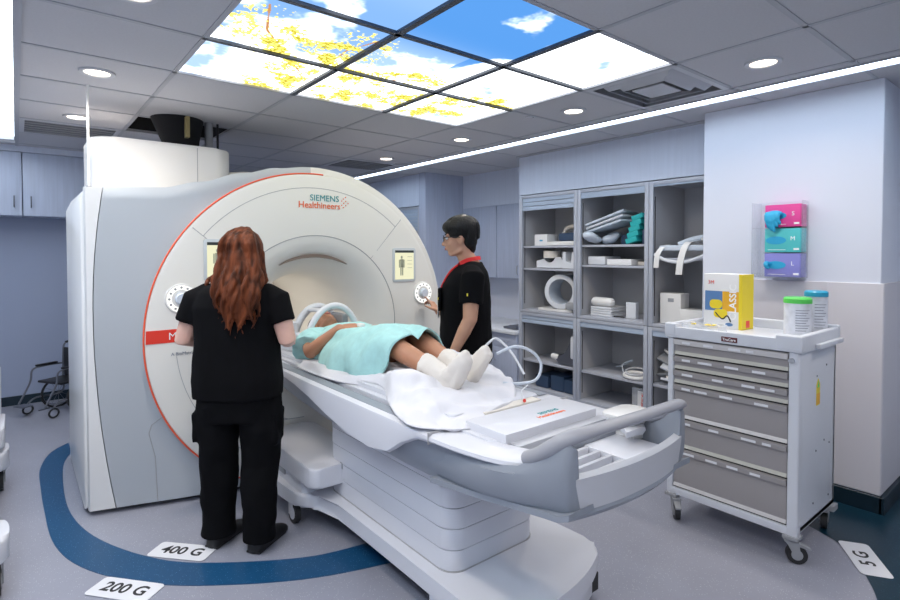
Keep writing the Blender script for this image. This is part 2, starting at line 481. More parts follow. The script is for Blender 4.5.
SKYL[(2, 1)] = 'luminous ceiling panel of pale sky with a yellow twig, middle of the right-hand column'
for i in range(3):
    for j in range(3):
        N = 140
        x0, y0 = GX[4 + i] + .012, GY[6 + j] + .010; sx, sy = .675 - .024, .602 - .02
        me = bpy.data.meshes.new('sky_panel')
        vv = [(x0 + sx * a / N, y0 + sy * c / N, ZC + .008) for c in range(N + 1) for a in range(N + 1)]
        ff = [(c * (N + 1) + a, (c + 1) * (N + 1) + a, (c + 1) * (N + 1) + a + 1, c * (N + 1) + a + 1) for c in range(N) for a in range(N)]
        k = len(vv); vv += [(x, y, ZC + .02) for x, y in ((x0, y0), (x0 + sx, y0), (x0 + sx, y0 + sy), (x0, y0 + sy))]; ff.append((k, k + 1, k + 2, k + 3))
        me.from_pydata(vv, [], ff)
        at = me.color_attributes.new('print', 'FLOAT_COLOR', 'POINT')
        dat = []
        for p in vv: dat += sky_col(p[0] - GX[4], p[1] - GY[6])
        at.data.foreach_set('color', dat)
        me.materials.append(M['sky']); o = bpy.data.objects.new('sky_panel', me); C.objects.link(o)
        tag(o, SKYL[(i, j)], 'light panel', 'printed sky panels of the luminous ceiling')

def downlight(x, y, label):
    t = thing('downlight', label, 'light', (x, y, ZC - .012), group='round recessed downlights')
    out('trim_ring', B().rev([(.062, .0), (.066, -.004), (.085, -.004), (.088, .0), (.088, .008), (.062, .008)], (x, y, ZC - .006), 'z', 40), 'ventm', t)
    out('lens', B().cyl((x, y, ZC - .003), (x, y, ZC - .001), .064, n=40), 'down', t)
    l = bpy.data.lights.new('downlight_lamp', 'AREA'); l.shape = 'DISK'; l.size = .11; l.energy = DOWN_W; l.color = (1, .90, .80); l.spread = R(150)
    lo = bpy.data.objects.new('downlight_lamp', l); C.objects.link(lo); lo.parent = t; lo.location = (0, 0, -.004)
for x, y, l in [(3.06, 1.17, 'round warm downlight nearest the large square vent, right of the sky panels'),
                (3.06, 2.40, 'round warm downlight beside the light strip, second nearest of that row'),
                (3.06, 3.62, 'round warm downlight just beyond the far right corner of the sky panels'),
                (3.06, 4.85, 'small round warm downlight farthest back, near the dark rear vent'),
                (.365, 2.38, 'round warm downlight cut by the top edge, left of the sky panels'),
                (.365, 3.55, 'large round warm downlight on the left ceiling, above the gantry shoulder'),
                (.365, 4.80, 'round warm downlight beside the hanging rod, above the scanner\'s top box')]:
    downlight(x, y, l)
for x, y in ((3.06, -.05), (.365, 1.17), (.365, -.05), (1.8, -.6)):
    downlight(x, y, 'round warm downlight in the ceiling behind the camera')

def vent(c_, label, style):
    x0, x1 = GX[c_[0]] + .012, GX[c_[0] + 1] - .012; y0, y1 = GY[c_[1]] + .012, GY[c_[1] + 1] - .012
    t = thing('ceiling_vent', label, 'vent', ((x0 + x1) / 2, (y0 + y1) / 2, ZC - .01), group='square ceiling vents')
    out('duct_box', B().box(x0, x1, y0, y1, ZC + .16, ZC + .17).box(x0, x0 + .005, y0, y1, ZC, ZC + .16).box(x1 - .005, x1, y0, y1, ZC, ZC + .16).box(x0, x1, y0, y0 + .005, ZC, ZC + .16).box(x0, x1, y1 - .005, y1, ZC, ZC + .16), 'grey' if style else 'dsteel', t)
    cx, cy = (x0 + x1) / 2, (y0 + y1) / 2; hx, hy = (x1 - x0) / 2, (y1 - y0) / 2
    def sq(s0, z0, s1, z1):
        p = []
        for s_, z in ((s0, z0), (s1, z1)):
            p.append([Vector((cx + a * hx * s_, cy + c * hy * s_, z)) for a, c in ((-1, -1), (1, -1), (1, 1), (-1, 1))])
        p2 = [[q + Vector((0, 0, .004)) for q in r] for r in p]
        return B().loft([p[0], p[1], p2[1], p2[0]], cap=False, closed=True)
    out('frame', sq(1, ZC - .004, .90, ZC - .006), 'ventm', t, ang=20)
    if style:
        out('louvre', sq(.80, ZC + .03, .66, ZC - .012), 'ventm', t, ang=20)
        out('louvre', sq(.60, ZC + .035, .46, ZC - .012), 'ventm', t, ang=20)
        out('centre_plate', B().box(cx - hx * .34, cx + hx * .34, cy - hy * .34, cy + hy * .34, ZC - .012, ZC - .006), 'ventm', t)
    else:
        for k in range(6):
            y = y0 + .06 + k * (y1 - y0 - .12) / 5
            out('louvre', B().box(x0 + .03, x1 - .03, y - .018, y + .01, ZC - .004, ZC + .004), 'grey', t)
vent(VENT[0], 'large square white louvred air vent beside the bright blank sky panel', 1)
vent(VENT[1], 'dark slotted ceiling vent above the right side of the scanner', 0)
vent(VENT[2], 'dark slotted ceiling vent above the left cupboards, behind the hanging rod', 0)
o = out('ceiling_speaker', B().cyl((2.95, 2.72, ZC - .012), (2.95, 2.72, ZC), .035), 'tile')
tag(o, 'small round off-white detector on the tile beyond the sky panels', 'detector')

# ------------------------------------------------------------------ floor markings
def ring_path(rx0, n=160):
    return None
inn = [(.30, 4.90), (.236, 4.606), (.212, 4.03), (.235, 3.64), (.32, 3.30), (.479, 2.973), (.669, 2.747), (1.062, 2.483), (1.35, 2.40), (1.59, 2.375)]
outr = [(.30, 5.16), (.176, 4.978), (.105, 4.634), (.100, 4.236), (.105, 3.892), (.127, 3.415), (.215, 3.078), (.394, 2.783), (.622, 2.558), (.99, 2.316), (1.35, 2.18), (1.59, 2.145)]
def mirror(path):
    pts = [Vector((x, y, 0)) for x, y in path]; pts = catmull(pts, 5)
    m = [Vector((3.18 - p.x, p.y, 0)) for p in reversed(pts[:-1])]; return pts + m
def resamp(p, n):
    L = [0]
    for a, c in zip(p, p[1:]): L.append(L[-1] + (c - a).length)
    o_ = []; k = 0
    for i in range(n):
        s_ = L[-1] * i / (n - 1)
        while k < len(L) - 2 and L[k + 1] < s_: k += 1
        o_.append(p[k].lerp(p[k + 1], (s_ - L[k]) / max(1e-9, L[k + 1] - L[k])))
    return o_
a_p, b_p = resamp(mirror(inn), 120), resamp(mirror(outr), 120)
b = B(); b.loft([[Vector((p.x, p.y, z)) for p, z in ((a, .0005), (c, .0005), (c, .003), (a, .003))] for a, c in zip(a_p, b_p)])
struct('floor_band', b, 'blue').name = 'trim_8'
arc = [(2.55, .50), (2.871, .611), (3.016, .676), (3.124, .74), (3.268, .851), (3.33, .95), (3.45, 1.25), (3.50, 1.60), (3.52, 1.86)]
arc = [(2.2, .42)] + arc
pts = catmull([(x, y, 0) for x, y in arc], 6)
b = B()
for p, q in zip(pts, pts[1:]):
    b.add([(p.x, p.y, .002), (q.x, q.y, .002), (5, q.y, .002), (5, p.y, .002)], [(0, 1, 2, 3)])
b.add([(2.2, .42, .002), (5, .42, .002), (5, -1, .002), (2.0, -1, .002)], [(0, 1, 2, 3)])
struct('trim_9', b, 'teal')
def floor_label(s, cx, cy, ang, label):
    t = thing('floor_label', label, 'sign', (cx, cy, .003), 0, 'field strength labels on the floor')
    mx = T(cx, cy, .003) @ Matrix.Rotation(ang, 4, 'Z')
    p = B().prism(rrect(-.155, .155, -.066, .066, .02), 'z', 0, .0015); q = B(); q.merge(p, mx)
    out('card', q, 'label', t)
    out('lettering', text_b(s, .088, mx @ T(0, 0, .0022), bold=.0016), 'black', t)
floor_label('400 G', .627, 2.908, R(-48), 'white floor label reading 400 G beside the woman\'s left shoe, inside the blue band')
floor_label('200 G', .354, 2.737, R(-50), 'white floor label reading 200 G at the bottom left, outside the blue band')
floor_label('5 G', 3.208, .735, R(32), 'white floor label reading 5 G on dark flooring right of the drawer cart')

# ------------------------------------------------------------------ MRI scanner
def drill(b, r, y0, y1, cx, cz):
    """cut a round opening of radius r along Y through a closed solid"""
    bmesh.ops.recalc_face_normals(b.bm, faces=b.bm.faces[:])
    me = bpy.data.meshes.new('a'); b.bm.to_mesh(me); b.bm.free(); o = bpy.data.objects.new('a', me); C.objects.link(o)
    c = B().cyl((cx, y0, cz), (cx, y1, cz), r, n=96); bmesh.ops.recalc_face_normals(c.bm, faces=c.bm.faces[:])
    m2 = bpy.data.meshes.new('c'); c.bm.to_mesh(m2); c.bm.free(); o2 = bpy.data.objects.new('c', m2); C.objects.link(o2)
    md = o.modifiers.new('b', 'BOOLEAN'); md.operation = 'DIFFERENCE'; md.object = o2; md.solver = 'EXACT'
    bpy.context.view_layer.update()
    dg = bpy.context.evaluated_depsgraph_get(); m3 = bpy.data.meshes.new_from_object(o.evaluated_get(dg))
    bpy.data.objects.remove(o); bpy.data.objects.remove(o2)
    nb = B(); nb.bm.from_mesh(m3); bpy.data.meshes.remove(m3); return nb
gx, gz, GR, gy = 1.59, .994, 1.04, 3.40
g = thing('mri_scanner', 'large white and silver MRI scanner with round ivory front and orange rim', 'mri scanner', (gx, 4.1, 0))
RB = 1.09
def ztop(x):
    l = pw(x, [(.30, 1.875), (.64, 1.885), (.84, 1.93), (1.07, 2.0), (1.3, 2.055), (1.5, 2.08)])
    r = gz + math.sqrt(max(0, RB * RB - (x - gx) ** 2))
    return l if x < 1.5 else r
def zbot(x):
    if x < gx + .55: return .03
    return max(.03, gz - math.sqrt(max(0, RB * RB - (x - gx) ** 2)) )
def yfront(x): return gy + .03 + .19 * smooth((1.15 - x) / .95) ** 1.2
def seamx(z): return .335 + (.14 if z > 1.15 else .10) * ((z - 1.15) / 1.15) ** 2
def slab(xa, xb, yf, yb, nx=60, nz=40, zt=ztop, zb=zbot, edge=.02):
    xs = [lerp(xa, xb, (1 - math.cos(PI * i / nx)) / 2) for i in range(nx + 1)]
    fr, bk = [], []
    for x in xs:
        a, c = zb(x), zt(x)
        if c - a < .01: a = c = (a + c) / 2; c += .005; a -= .005
        col_f, col_b = [], []
        for k in range(nz + 1):
            z = lerp(a, c, k / nz)
            e = min(z - a, c - z) if z > .3 else 9
            d = edge * (1 - smooth(min(1, max(0, (c - z)) / .05)))
            X_ = x if not callable(yf) else x
            col_f.append(Vector((X_, yf(x) + d, z))); col_b.append(Vector((x, yb, z)))
        fr.append(col_f); bk.append(col_b)
    bb = B(); rings = []
    for cf, cb in zip(fr, bk): rings.append(cf + cb[::-1])
    bb.loft(rings); return bb
# grey front cover, from the seam to the right-hand rim
def front_cover(ta=0, tb_=1):
    nx, nz = 50, 50; rings = []
    for i in range(nx + 1):
        t = lerp(ta, tb_, (1 - math.cos(PI * i / nx)) / 2); cf, cb = [], []
        xr = lerp(.36, gx + RB - .004, t); a, c = zbot(xr), ztop(xr)
        for k in range(nz + 1):
            z = lerp(a, c, k / nz)
            x = lerp(seamx(z), gx + RB - .004, t)
            z = min(z, ztop(x))
            d = .012 * (1 - smooth((c - z) / .02))
            cf.append(Vector((x, yfront(x) + d, z))); cb.append(Vector((x, 3.66, z)))
        rings.append(cf + cb[::-1])
    return B().loft(rings)
out('rim_cover', drill(front_cover(.5065, 1), .68, 3.3, 3.7, gx, gz), 'warm', g)
out('front_cover', drill(front_cover(0, .506), .68, 3.3, 3.7, gx, gz), 'ggrey', g, label='silver grey front cover')
# white vertical strip at the left front corner
rings = []
for k in range(41):
    z = lerp(.03, 1.872, k / 40); x1 = seamx(z) - .004
    rings.append([Vector((.30, 3.645, z)), Vector((.306, 3.625, z)), Vector((x1, yfront(x1) + .002, z)), Vector((x1, 3.68, z)), Vector((.30, 3.68, z))])
out('corner_trim', B().loft(rings), 'white', g)
# body behind
prof = [(.30, .03)]
prof = [(.285, .03), (.285, 1.80), (.315, 1.87), (.64, 1.885), (.84, 1.925), (1.07, 1.99), (1.3, 2.045)]
n = 40
for k in range(n + 1):
    a = R(lerp(100, -62, k / n)); x = gx + (RB - .01) * math.cos(a); z = gz + (RB - .01) * math.sin(a); prof.append((x, max(z, .03)))
prof.append((prof[-1][0] - .1, .03))
out('magnet_housing', drill(B().prism(prof, 'y', 3.67, 4.76, .02), .46, 3.5, 5, gx, gz), 'white', g)
prof = []
for k in range(61):
    a = R(lerp(-60, 240, k / 60)); prof.append((gx + 1.165 * math.cos(a), max(.03, gz + 1.165 * math.sin(a))))
prof = [(p[0], min(p[1], 2.135)) for p in prof]
out('rear_housing', drill(B().prism(prof, 'y', 4.28, 4.95, .04), .46, 4, 5.2, gx, gz), 'warm', g)
out('skirting', B().prism([(.36, 3.68), (.36, 4.7), (2.2, 4.7), (2.2, 3.47), (1.0, 3.47), (.80, 3.53)], 'z', 0, .035), 'black', g)
# round front face and bore, one surface of revolution
prof = [(GR - .004, .055), (GR, .03), (GR - .006, .008), (GR - .03, 0), (.66, -.002), (.625, 0), (.60, .002), (.56, .012), (.50, .045), (.44, .11), (.395, .19), (.365, .28), (.352, .40), (.35, .7), (.35, 1.50), (.37, 1.50), (.40, .5), (.44, .27), (.62, .10)]
b = B().rev(prof, (gx, gy, gz), 'y', 128)
for v in b.bm.verts: v.co.z = max(v.co.z, .03)
face = out('front_face', b, 'warm', g, ang=50)
out('bore_end', B().cyl((gx, 4.90, gz), (gx, 4.93, gz), .36, n=48), 'bore', g)
def arc_tube(r, a0, a1, y, rad, n=80): return [(gx + r * math.sin(a), y, gz + r * math.cos(a)) for a in [R(lerp(a0, a1, k / n)) for k in range(n + 1)]]
b = B().tube(arc_tube(GR + .001, -158, 3, gy + .012, .006, 120), .0050, 8)
out('rim_stripe', b, 'orange', g)
b = B().tube(arc_tube(.625, -160, 160, gy - .001, .0, 120), .0028, 6)
b.tube(arc_tube(.945, -50, 42, gy + .0005, 0, 60), .0026, 6)
def radial(a, r0, r1): return [(gx + r * math.sin(R(a)), gy + .0005, gz + r * math.cos(R(a))) for r in (r0, (r0 + r1) / 2, r1)]
for a, r0, r1 in ((-50, .625, 1.02), (42, .625, 1.02)): b.tube(radial(a, r0, r1), .0026, 6)
b.tube(arc_tube(.88, -96, -150, gy + .0005, 0, 50), .0024, 6)
b.tube([(gx + .60, gy, .80), (gx + 1.0, gy, .80)], .0024, 6)
b.tube([(gx - .55, gy, .42), (gx - .1, gy - .001, .40)], .0024, 6)
out('panel_seam', b, 'seam', g)
# access panel seam low on the grey cover
b = B().tube([(x, yfront(x) - .001, z) for x, z in ((.78, .62), (.70, .56), (.605, .49), (.59, .44), (.62, .3), (.63, .03))], .0025, 6)
out('access_seam', b, 'seam', g)
l = bpy.data.lights.new('bore_lamp', 'AREA'); l.shape = 'RECTANGLE'; l.size = .16; l.size_y = .9; l.energy = 1.6; l.color = (1, .95, .90)
lo = bpy.data.objects.new('bore_lamp', l); C.objects.link(lo); lo.parent = g; lo.location = (0, 4.3 - 4.1, gz + .325)
out('bore_light_strip', B().box(gx - .03, gx + .03, 4.0, 4.75, gz + .3475, gz + .3495), emis('bore_strip', (1, .95, .9), 1.2), g)
# crescent slot above the bore
n = 40; rings = []
for k in range(n + 1):
    a = R(lerp(-30, 30, k / n)); th = .016 * math.cos(a * 3) + .0012
    r = .492; y0_ = gy + .045
    def P(rr, yy): return Vector((gx + rr * math.sin(a), gy + yy, gz + rr * math.cos(a)))
    rings.append([P(r - th, .030), P(r + th * .4, .030), P(r + th * .4, .07), P(r - th, .09)])
out('bore_slot', B().loft(rings), 'slot', g)
# red band
pl = []
for k in range(9):
    z = lerp(.985, 1.06, k / 8); pl.append((gx - math.sqrt((GR - .008) ** 2 - (z - gz) ** 2), z))
poly = pl + [(1.06, 1.06), (1.06, .985)]
poly = poly[::-1]
# flared tips where it meets the rim
b = B().prism(poly, 'y', gy - .0035, gy + .004)
rb = out('red_band', b, 'red', g)
out('lettering', text_b('MAGNETOM Vida', .058, face_my(.672, gy - .0045, 1.020), bold=.0012, align='LEFT'), 'print_white', rb)
out('subtitle', text_b('A BioMatrix System', .026, face_my(.685, gy - .003, .915), bold=.0003, align='LEFT'), 'print_grey', g)
lg = out('maker_logo', text_b('SIEMENS', .058, face_my(1.648, gy - .0035, 1.872), bold=.0005), 'print_teal', g)
out('maker_logo_lower', text_b('Healthineers', .060, face_my(1.612, gy - .0035, 1.822), bold=.0006), 'print_orange', g)
b = B()
for q in ((0, .03), (.018, .015), (.036, 0), (.018, -.015), (0, -.03), (.016, .042), (-.014, .015), (.002, 0), (-.014, -.015)):
    b.cyl((1.790 + q[0], gy - .004, 1.848 + q[1]), (1.790 + q[0], gy - .002, 1.848 + q[1]), .0045, n=8)
out('logo_dots', b, 'print_orange', g)
# displays
def display(x0, x1, z0, z1):
    s_ = out('display', B().prism(rrect(x0 - .018, x1 + .018, z0 - .018, z1 + .018, .015), 'y', gy - .008, gy + .01, .002), 'screen', g)
    out('screen_glass', B().box(x0, x1, gy - .0095, gy - .007, z0, z1), 'glow', s_)
    out('screen_header', B().box(x0, x1, gy - .0105, gy - .009, z1 - .018, z1), 'scrdark', s_)
    fx, fz = x0 + (x1 - x0) * .35, z0 + (z1 - z0) * .45; h = (z1 - z0) * .33
    b = B().ell((fx, gy - .0095, fz + h * .95), (.009, .001, .012), n=10, m=6)
    b.box(fx - .014, fx + .014, gy - .0105, gy - .0095, fz - h * .1, fz + h * .75, .003)
    for s2 in (-1, 1):
        b.box(fx + s2 * .021 - .004, fx + s2 * .021 + .004, gy - .0105, gy - .0095, fz - .01, fz + h * .7)
        b.box(fx + s2 * .008 - .005, fx + s2 * .008 + .005, gy - .0105, gy - .0095, fz - h * .95, fz)
    out('screen_figure', b, 'scrfig', s_); b = B()
    for k in range(4):
        zz = z1 - .05 - k * .028; b.box(x0 + (x1 - x0) * .66, x1 - .015, gy - .0103, gy - .0095, zz, zz + .003)
    out('screen_text', b, 'scrfig', s_)
display(2.215, 2.385, 1.30, 1.52)
display(.885, 1.055, 1.35, 1.565)
def dial(x, z):
    d_ = out('control_dial', B().rev([(.0, -.012), (.084, -.012), (.088, -.006), (.088, .01), (0, .01)], (x, gy, z), 'y', 48, close=True), 'white', g)
    out('lit_ring', B().rev([(.052, -.014), (.078, -.014), (.078, -.011), (.052, -.011)], (x, gy, z), 'y', 48), 'dial', d_)
    out('knob', B().rev([(.0, -.036), (.028, -.036), (.033, -.030), (.035, -.010), (0, -.010)], (x, gy, z), 'y', 36), 'coil', d_)
    b = B()
    for k in range(12):
        a = 2 * PI * k / 12; b.cyl((x + .065 * math.sin(a), gy - .016, z + .065 * math.cos(a)), (x + .065 * math.sin(a), gy - .0135, z + .065 * math.cos(a)), .007, n=10)
    out('button_mark', b, 'grey', d_)
dial(2.475, 1.190); dial(.742, 1.235)
# box on top with quench pipe
b = B().prism(rrect(.385, 1.255, 4.08, 4.72, .12, 8), 'z', 1.86, 2.255, .02)
tb = out('top_box', b, 'white', g)
out('box_seam', B().box(1.005, 1.010, 4.0785, 4.09, 1.9, 2.24), 'seam', tb)

# quench pipe rising into the open ceiling
q = thing('quench_pipe', 'black tapering exhaust pipe rising from the scanner top into an open ceiling tile', 'pipe', (.98, 4.44, 2.26))
out('bellows_duct', B().tube([(.98, 4.44, 2.25), (.98, 4.44, 2.34), (.96, 4.44, 2.52), (.94, 4.44, 2.92)], [.12, .13, .185, .20], 32), 'void', q)
out('flange', B().cyl((1.10, 4.36, 2.255), (1.10, 4.36, 2.285), .07), 'grey', q)
out('side_pipe', B().cyl((1.17, 4.40, 2.255), (1.17, 4.40, 2.9), .03), 'grey', q)
out('clamp', B().box(.96, .985, 4.18, 4.235, 2.33, 2.48, .003), mat('brass', (.30, .24, .10), .5), q)
out('cable', B().cyl((1.235, 4.40, 2.255), (1.235, 4.40, 2.9), .009, n=10), 'black', q)
b = B(); x0, x1, y0, y1 = GX[QH[0]], GX[QH[0] + 1], GY[QH[1]], GY[QH[1] + 1]
b.box(x0 - .02, x0, y0, y1, ZC + .021, ZC + .48).box(x1, x1 + .02, y0, y1, ZC + .021, ZC + .48).box(x0, x1, y0 - .02, y0, ZC + .021, ZC + .48).box(x0, x1, y1, y1 + .02, ZC + .021, ZC + .48).box(x0, x1, y0, y1, ZC + .46, ZC + .48)
struct('trim_10', b, 'void')
t = thing('hanging_rod', 'thin white rod hanging from the ceiling to the scanner\'s left shoulder', 'rod', (.345, 3.85, 1.885))
out('rod', B().cyl((.345, 3.85, 1.885), (.345, 3.85, 2.5), .007, n=12), 'white', t)
out('collar', B().cyl((.345, 3.85, 1.876), (.345, 3.85, 1.90), .014, n=16), 'grey', t)

# ------------------------------------------------------------------ patient table
TCX = 1.56
t = thing('patient_table', 'long white and blue-grey wheeled patient table docked at the scanner', 'patient table', (TCX, 2.2, 0))
# base: wide at the head end, narrow waist, skirted foot end
base_poly = [(1.13, 3.20), (1.15, 2.82), (1.19, 2.70), (1.265, 2.60), (1.275, 2.0), (1.275, 1.40), (1.31, 1.32), (1.45, 1.285), (1.70, 1.30), (1.90, 1.36), (2.0, 1.44), (2.005, 1.6), (1.985, 2.5), (1.99, 3.20)]
base_poly = [(p.x, p.y) for p in catmull([(x, y, 0) for x, y in base_poly], 4)]
bs = out('base_plate', B().prism(base_poly[::-1], 'z', .125, .20, .018), 'twhite', t)
sk_poly = [(1.285, 1.72), (1.285, 1.40), (1.32, 1.33), (1.45, 1.295), (1.70, 1.31), (1.89, 1.37), (1.99, 1.45), (1.995, 1.72)]
out('foot_skirt', B().prism(sk_poly[::-1], 'z', .035, .16, .008), 'twhite', bs)
out('wheel_recess', B().box(1.90, 1.945, 1.378, 1.42, .04, .115), 'black', bs)
out('underside', B().box(1.36, 1.90, 1.75, 3.1, .07, .126), 'black', bs)
def caster(x, y, parent, r=.055, fork='grey', a=0):
    w_ = out('caster', B().tube([(x - .014, y, r), (x + .014, y, r)], r, 28), 'rubber', parent)
    out('wheel_hub', B().tube([(x - .017, y, r), (x + .017, y, r)], r * .62, 24), fork, w_)
    out('fork', B().box(x - .024, x - .018, y - .02, y + .03, r * .8, r * 2.35, .002).box(x + .018, x + .024, y - .02, y + .03, r * .8, r * 2.35, .002).box(x - .024, x + .024, y - .02, y + .035, r * 2.2, r * 2.4, .003), fork, w_)
caster(1.185, 2.84, t, .058, 'twhite'); caster(1.95, 2.84, t, .058, 'twhite'); caster(1.93, 1.45, t, .05, 'grey'); caster(1.36, 1.45, t, .05, 'grey')
# bellows
for k in range(5):
    z0 = .203 + k * .088
    out('bellows_panel', B().prism(rrect(1.335 - .002 * k, 1.845 + .002 * k, 1.645 - .002 * k, 2.72, .075, 8), 'z', z0, z0 + .0845, .004), 'twhite', t)
out('bellows_core', B().prism(rrect(1.343, 1.837, 1.655, 2.70, .07, 8), 'z', .2, .66), 'seam', t)
out('base_mark', B().prism(rrect(1.331, 1.849, 1.641, 2.72, .078, 8), 'z', .2002, .2035), 'seam', t)
# docking block near the gantry
b = B().prism(rrect(1.165, 1.52, 2.56, 3.36, .05, 6), 'z', .275, .38, .012)
dk = out('docking_block', b, 'twhite', t)
out('block_body', B().prism(rrect(1.18, 1.5, 2.72, 3.36, .03), 'z', .20, .28), 'twhite', dk)
out('socket', B().box(1.172, 1.182, 2.95, 3.08, .235, .29, .004), 'grey', dk)
out('latch', B().box(1.33, 1.50, 2.552, 2.58, .35, .385, .003), 'grey', dk)
# blue-grey tub: sections along Y
def section(y, hw, zt, hb, zb, cx=TCX, n=10):
    p = []
    p.append(Vector((cx - hw, y, zt)))
    for k in range(1, n + 1):
        a = PI / 2 * k / n
        p.append(Vector((cx - hb - (hw - hb) * math.cos(a) ** 1.3, y, zb + (zt - zb) * (1 - math.sin(a)) ** 1.0)))
    for k in range(n, 0, -1):
        a = PI / 2 * k / n
        p.append(Vector((cx + hb + (hw - hb) * math.cos(a) ** 1.3, y, zb + (zt - zb) * (1 - math.sin(a)) ** 1.0)))
    p.append(Vector((cx + hw, y, zt)))
    return p
secs = []
SECS = [(3.38, .33, .79, .26, .70), (3.2, .345, .79, .26, .66), (2.9, .36, .785, .25, .625), (2.6, .365, .785, .245, .60), (2.2, .365, .785, .245, .59), (1.9, .365, .79, .245, .59), (1.68, .365, .80, .245, .60), (1.5, .365, .81, .24, .625), (1.3, .362, .815, .24, .655), (1.16, .355, .815, .24, .685)]
SECS = [(3.38, .33, .79, .26, .70), (3.2, .345, .79, .26, .66), (2.9, .36, .785, .25, .625), (2.6, .365, .785, .245, .60), (2.2, .365, .785, .245, .59), (1.9, .365, .79, .25, .59), (1.7, .365, .80, .27, .605), (1.6, .365, .81, .30, .63), (1.5, .365, .81, .325, .648), (1.3, .36, .815, .33, .675), (1.2, .357, .815, .33, .69)]
for y, hw, zt, hb, zb in SECS:
    secs.append(section(y, hw, zt, hb, zb))
tub = out('tub', B().loft(secs), 'tgrey', t, ang=50)
# foot-end scoop: side walls rising to the handle, bottom, pale end panel
TS = TCX - .015
def wall_loft(s_):
    rings = []
    for y, x, zt, zb, th in [(1.60, .335, .80, .65, .03), (1.50, .345, .805, .655, .03), (1.40, .355, .81, .665, .03), (1.30, .360, .815, .678, .03), (1.22, .360, .822, .692, .03), (1.15, .356, .84, .702, .03), (1.09, .352, .875, .712, .032), (1.04, .347, .915, .720, .036), (1.0, .342, .945, .726, .04), (.975, .335, .955, .730, .04), (.960, .322, .94, .738, .03)]:
        xo = TS + s_ * x; xi = TS + s_ * (x - th); xb = TS + s_ * (x - .012)
        zm = lerp(zb, zt, .25)
        rings.append([Vector((xo - s_ * .012, y, zt)), Vector((xo, y, zt - .02)), Vector((TS + s_ * (x + .004), y, zm + .08)), Vector((TS + s_ * x, y, zm)), Vector((xb - s_ * .02, y, zb)), Vector((xb - s_ * .05, y, zb + .004)), Vector((xi - s_ * .012, y, zb + .03)), Vector((xi, y, zt - .012))])
    return B().loft(rings)
sc_ = out('scoop_side', wall_loft(-1), 'tgrey', t, ang=50)
out('scoop_side', wall_loft(1), 'tgrey', t, ang=50)
out('scoop_floor', B().loft([[Vector((TS - .345, y, z)), Vector((TS + .345, y, z)), Vector((TS + .345, y, z + .02)), Vector((TS - .345, y, z + .02))] for y, z in ((1.60, .636), (1.3, .676), (1.04, .716), (.99, .722), (.95, .74))]), 'tgrey', t)
rings = []
for k in range(21):
    u = lerp(-1, 1, k / 20); x = TS + .30 * u; y = .930 + .035 * u * u
    rings.append([Vector((x, y, .745)), Vector((x, y - .006, .845)), Vector((x, y + .02, .85)), Vector((x, y + .02, .745))])
out('end_panel', B().loft(rings), 'tpanel', t)
rings = []
for k in range(21):
    u = lerp(-1, 1, k / 20); x = TS + .305 * u; y = .932 + .04 * u * u
    rings.append([Vector((x, y + .01, .715)), Vector((x, y - .006, .735)), Vector((x, y, .752)), Vector((x, y + .03, .752)), Vector((x, y + .04, .718))])
out('end_lip', B().loft(rings), 'tgrey', t)
b = B().box(1.25, 1.84, .965, 1.30, .752, .768, .003)
b.box(1.60, 1.82, .97, 1.20, .768, .80, .006)
tray_ = out('inner_tray', b, 'twhite', t)
for k in range(5): out('tray_ridge', B().box(1.24, 1.595, .975 + k * .050, .990 + k * .050, .768, .80, .003), 'twhite', tray_)
# push handle, a rounded bar looping across the end
path = [(1.225, 1.13, .862), (1.214, 1.07, .895), (1.214, 1.02, .932), (1.235, .985, .960), (1.31, .955, .975), (1.54, .935, .980), (1.74, .945, .973), (1.84, .965, .960), (1.866, 1.0, .935), (1.870, 1.04, .90), (1.870, 1.10, .87)]
pp = catmull(path, 6); rings = []
for i, p in enumerate(pp):
    tn = (pp[min(i + 1, len(pp) - 1)] - pp[max(i - 1, 0)]).normalized()
    side = tn.cross(Vector((0, 0, 1))).normalized(); u2 = side.cross(tn).normalized()
    w1 = .024; w2 = pw(i / len(pp), [(0, .024), (.3, .024), (.42, .017), (1, .017)])
    rings.append([p + side * math.cos(2 * PI * k / 14) * w1 + u2 * math.sin(2 * PI * k / 14) * w2 for k in range(14)])
out('push_handle', B().loft(rings), 'handle', t, ang=60)
# white rails along both sides, with the dip at the joint
def rail(s_):
    rings = []
    tbl = [(3.36, .36, .80, .035), (3.2, .372, .81, .045), (3.0, .385, .815, .05), (2.8, .395, .805, .062), (2.6, .40, .79, .09), (2.4, .40, .775, .135), (2.2, .40, .765, .168), (2.0, .40, .762, .180), (1.85, .40, .77, .155), (1.74, .40, .80, .085), (1.65, .40, .825, .045), (1.55, .40, .835, .035), (1.4, .395, .838, .033), (1.25, .375, .842, .033), (1.15, .335, .848, .033), (1.09, .27, .852, .03)]
    pts = catmull([(y, x, z) for y, x, z, h_ in tbl], 4); hs = [h_ for *_, h_ in tbl]
    for i, p in enumerate(pts):
        y, x, z = p; h_ = lerp(hs[min(i // 4, len(hs) - 1)], hs[min(i // 4 + 1, len(hs) - 1)], (i % 4) / 4)
        top = .835 + .01 * smooth((1.6 - y) / .5)
        top = max(z, top) if y < 1.75 else .838
        inner = x - pw(1.9 - y, [(0, .075), (.3, .12), (.7, .13)])
        z0 = top - h_
        rings.append([Vector((TCX + s_ * a, y, c)) for a, c in ((inner, top - .02), (inner, top), (x - .02, top), (x - .003, top - .008), (x, top - .02), (x - .004, z0 + .01), (x - .02, z0), (x - .04, z0 + .004))])
    return B().loft(rings)
out('side_rail', rail(-1), 'twhite', t, ang=40)
out('side_rail', rail(1), 'twhite', t, ang=40)
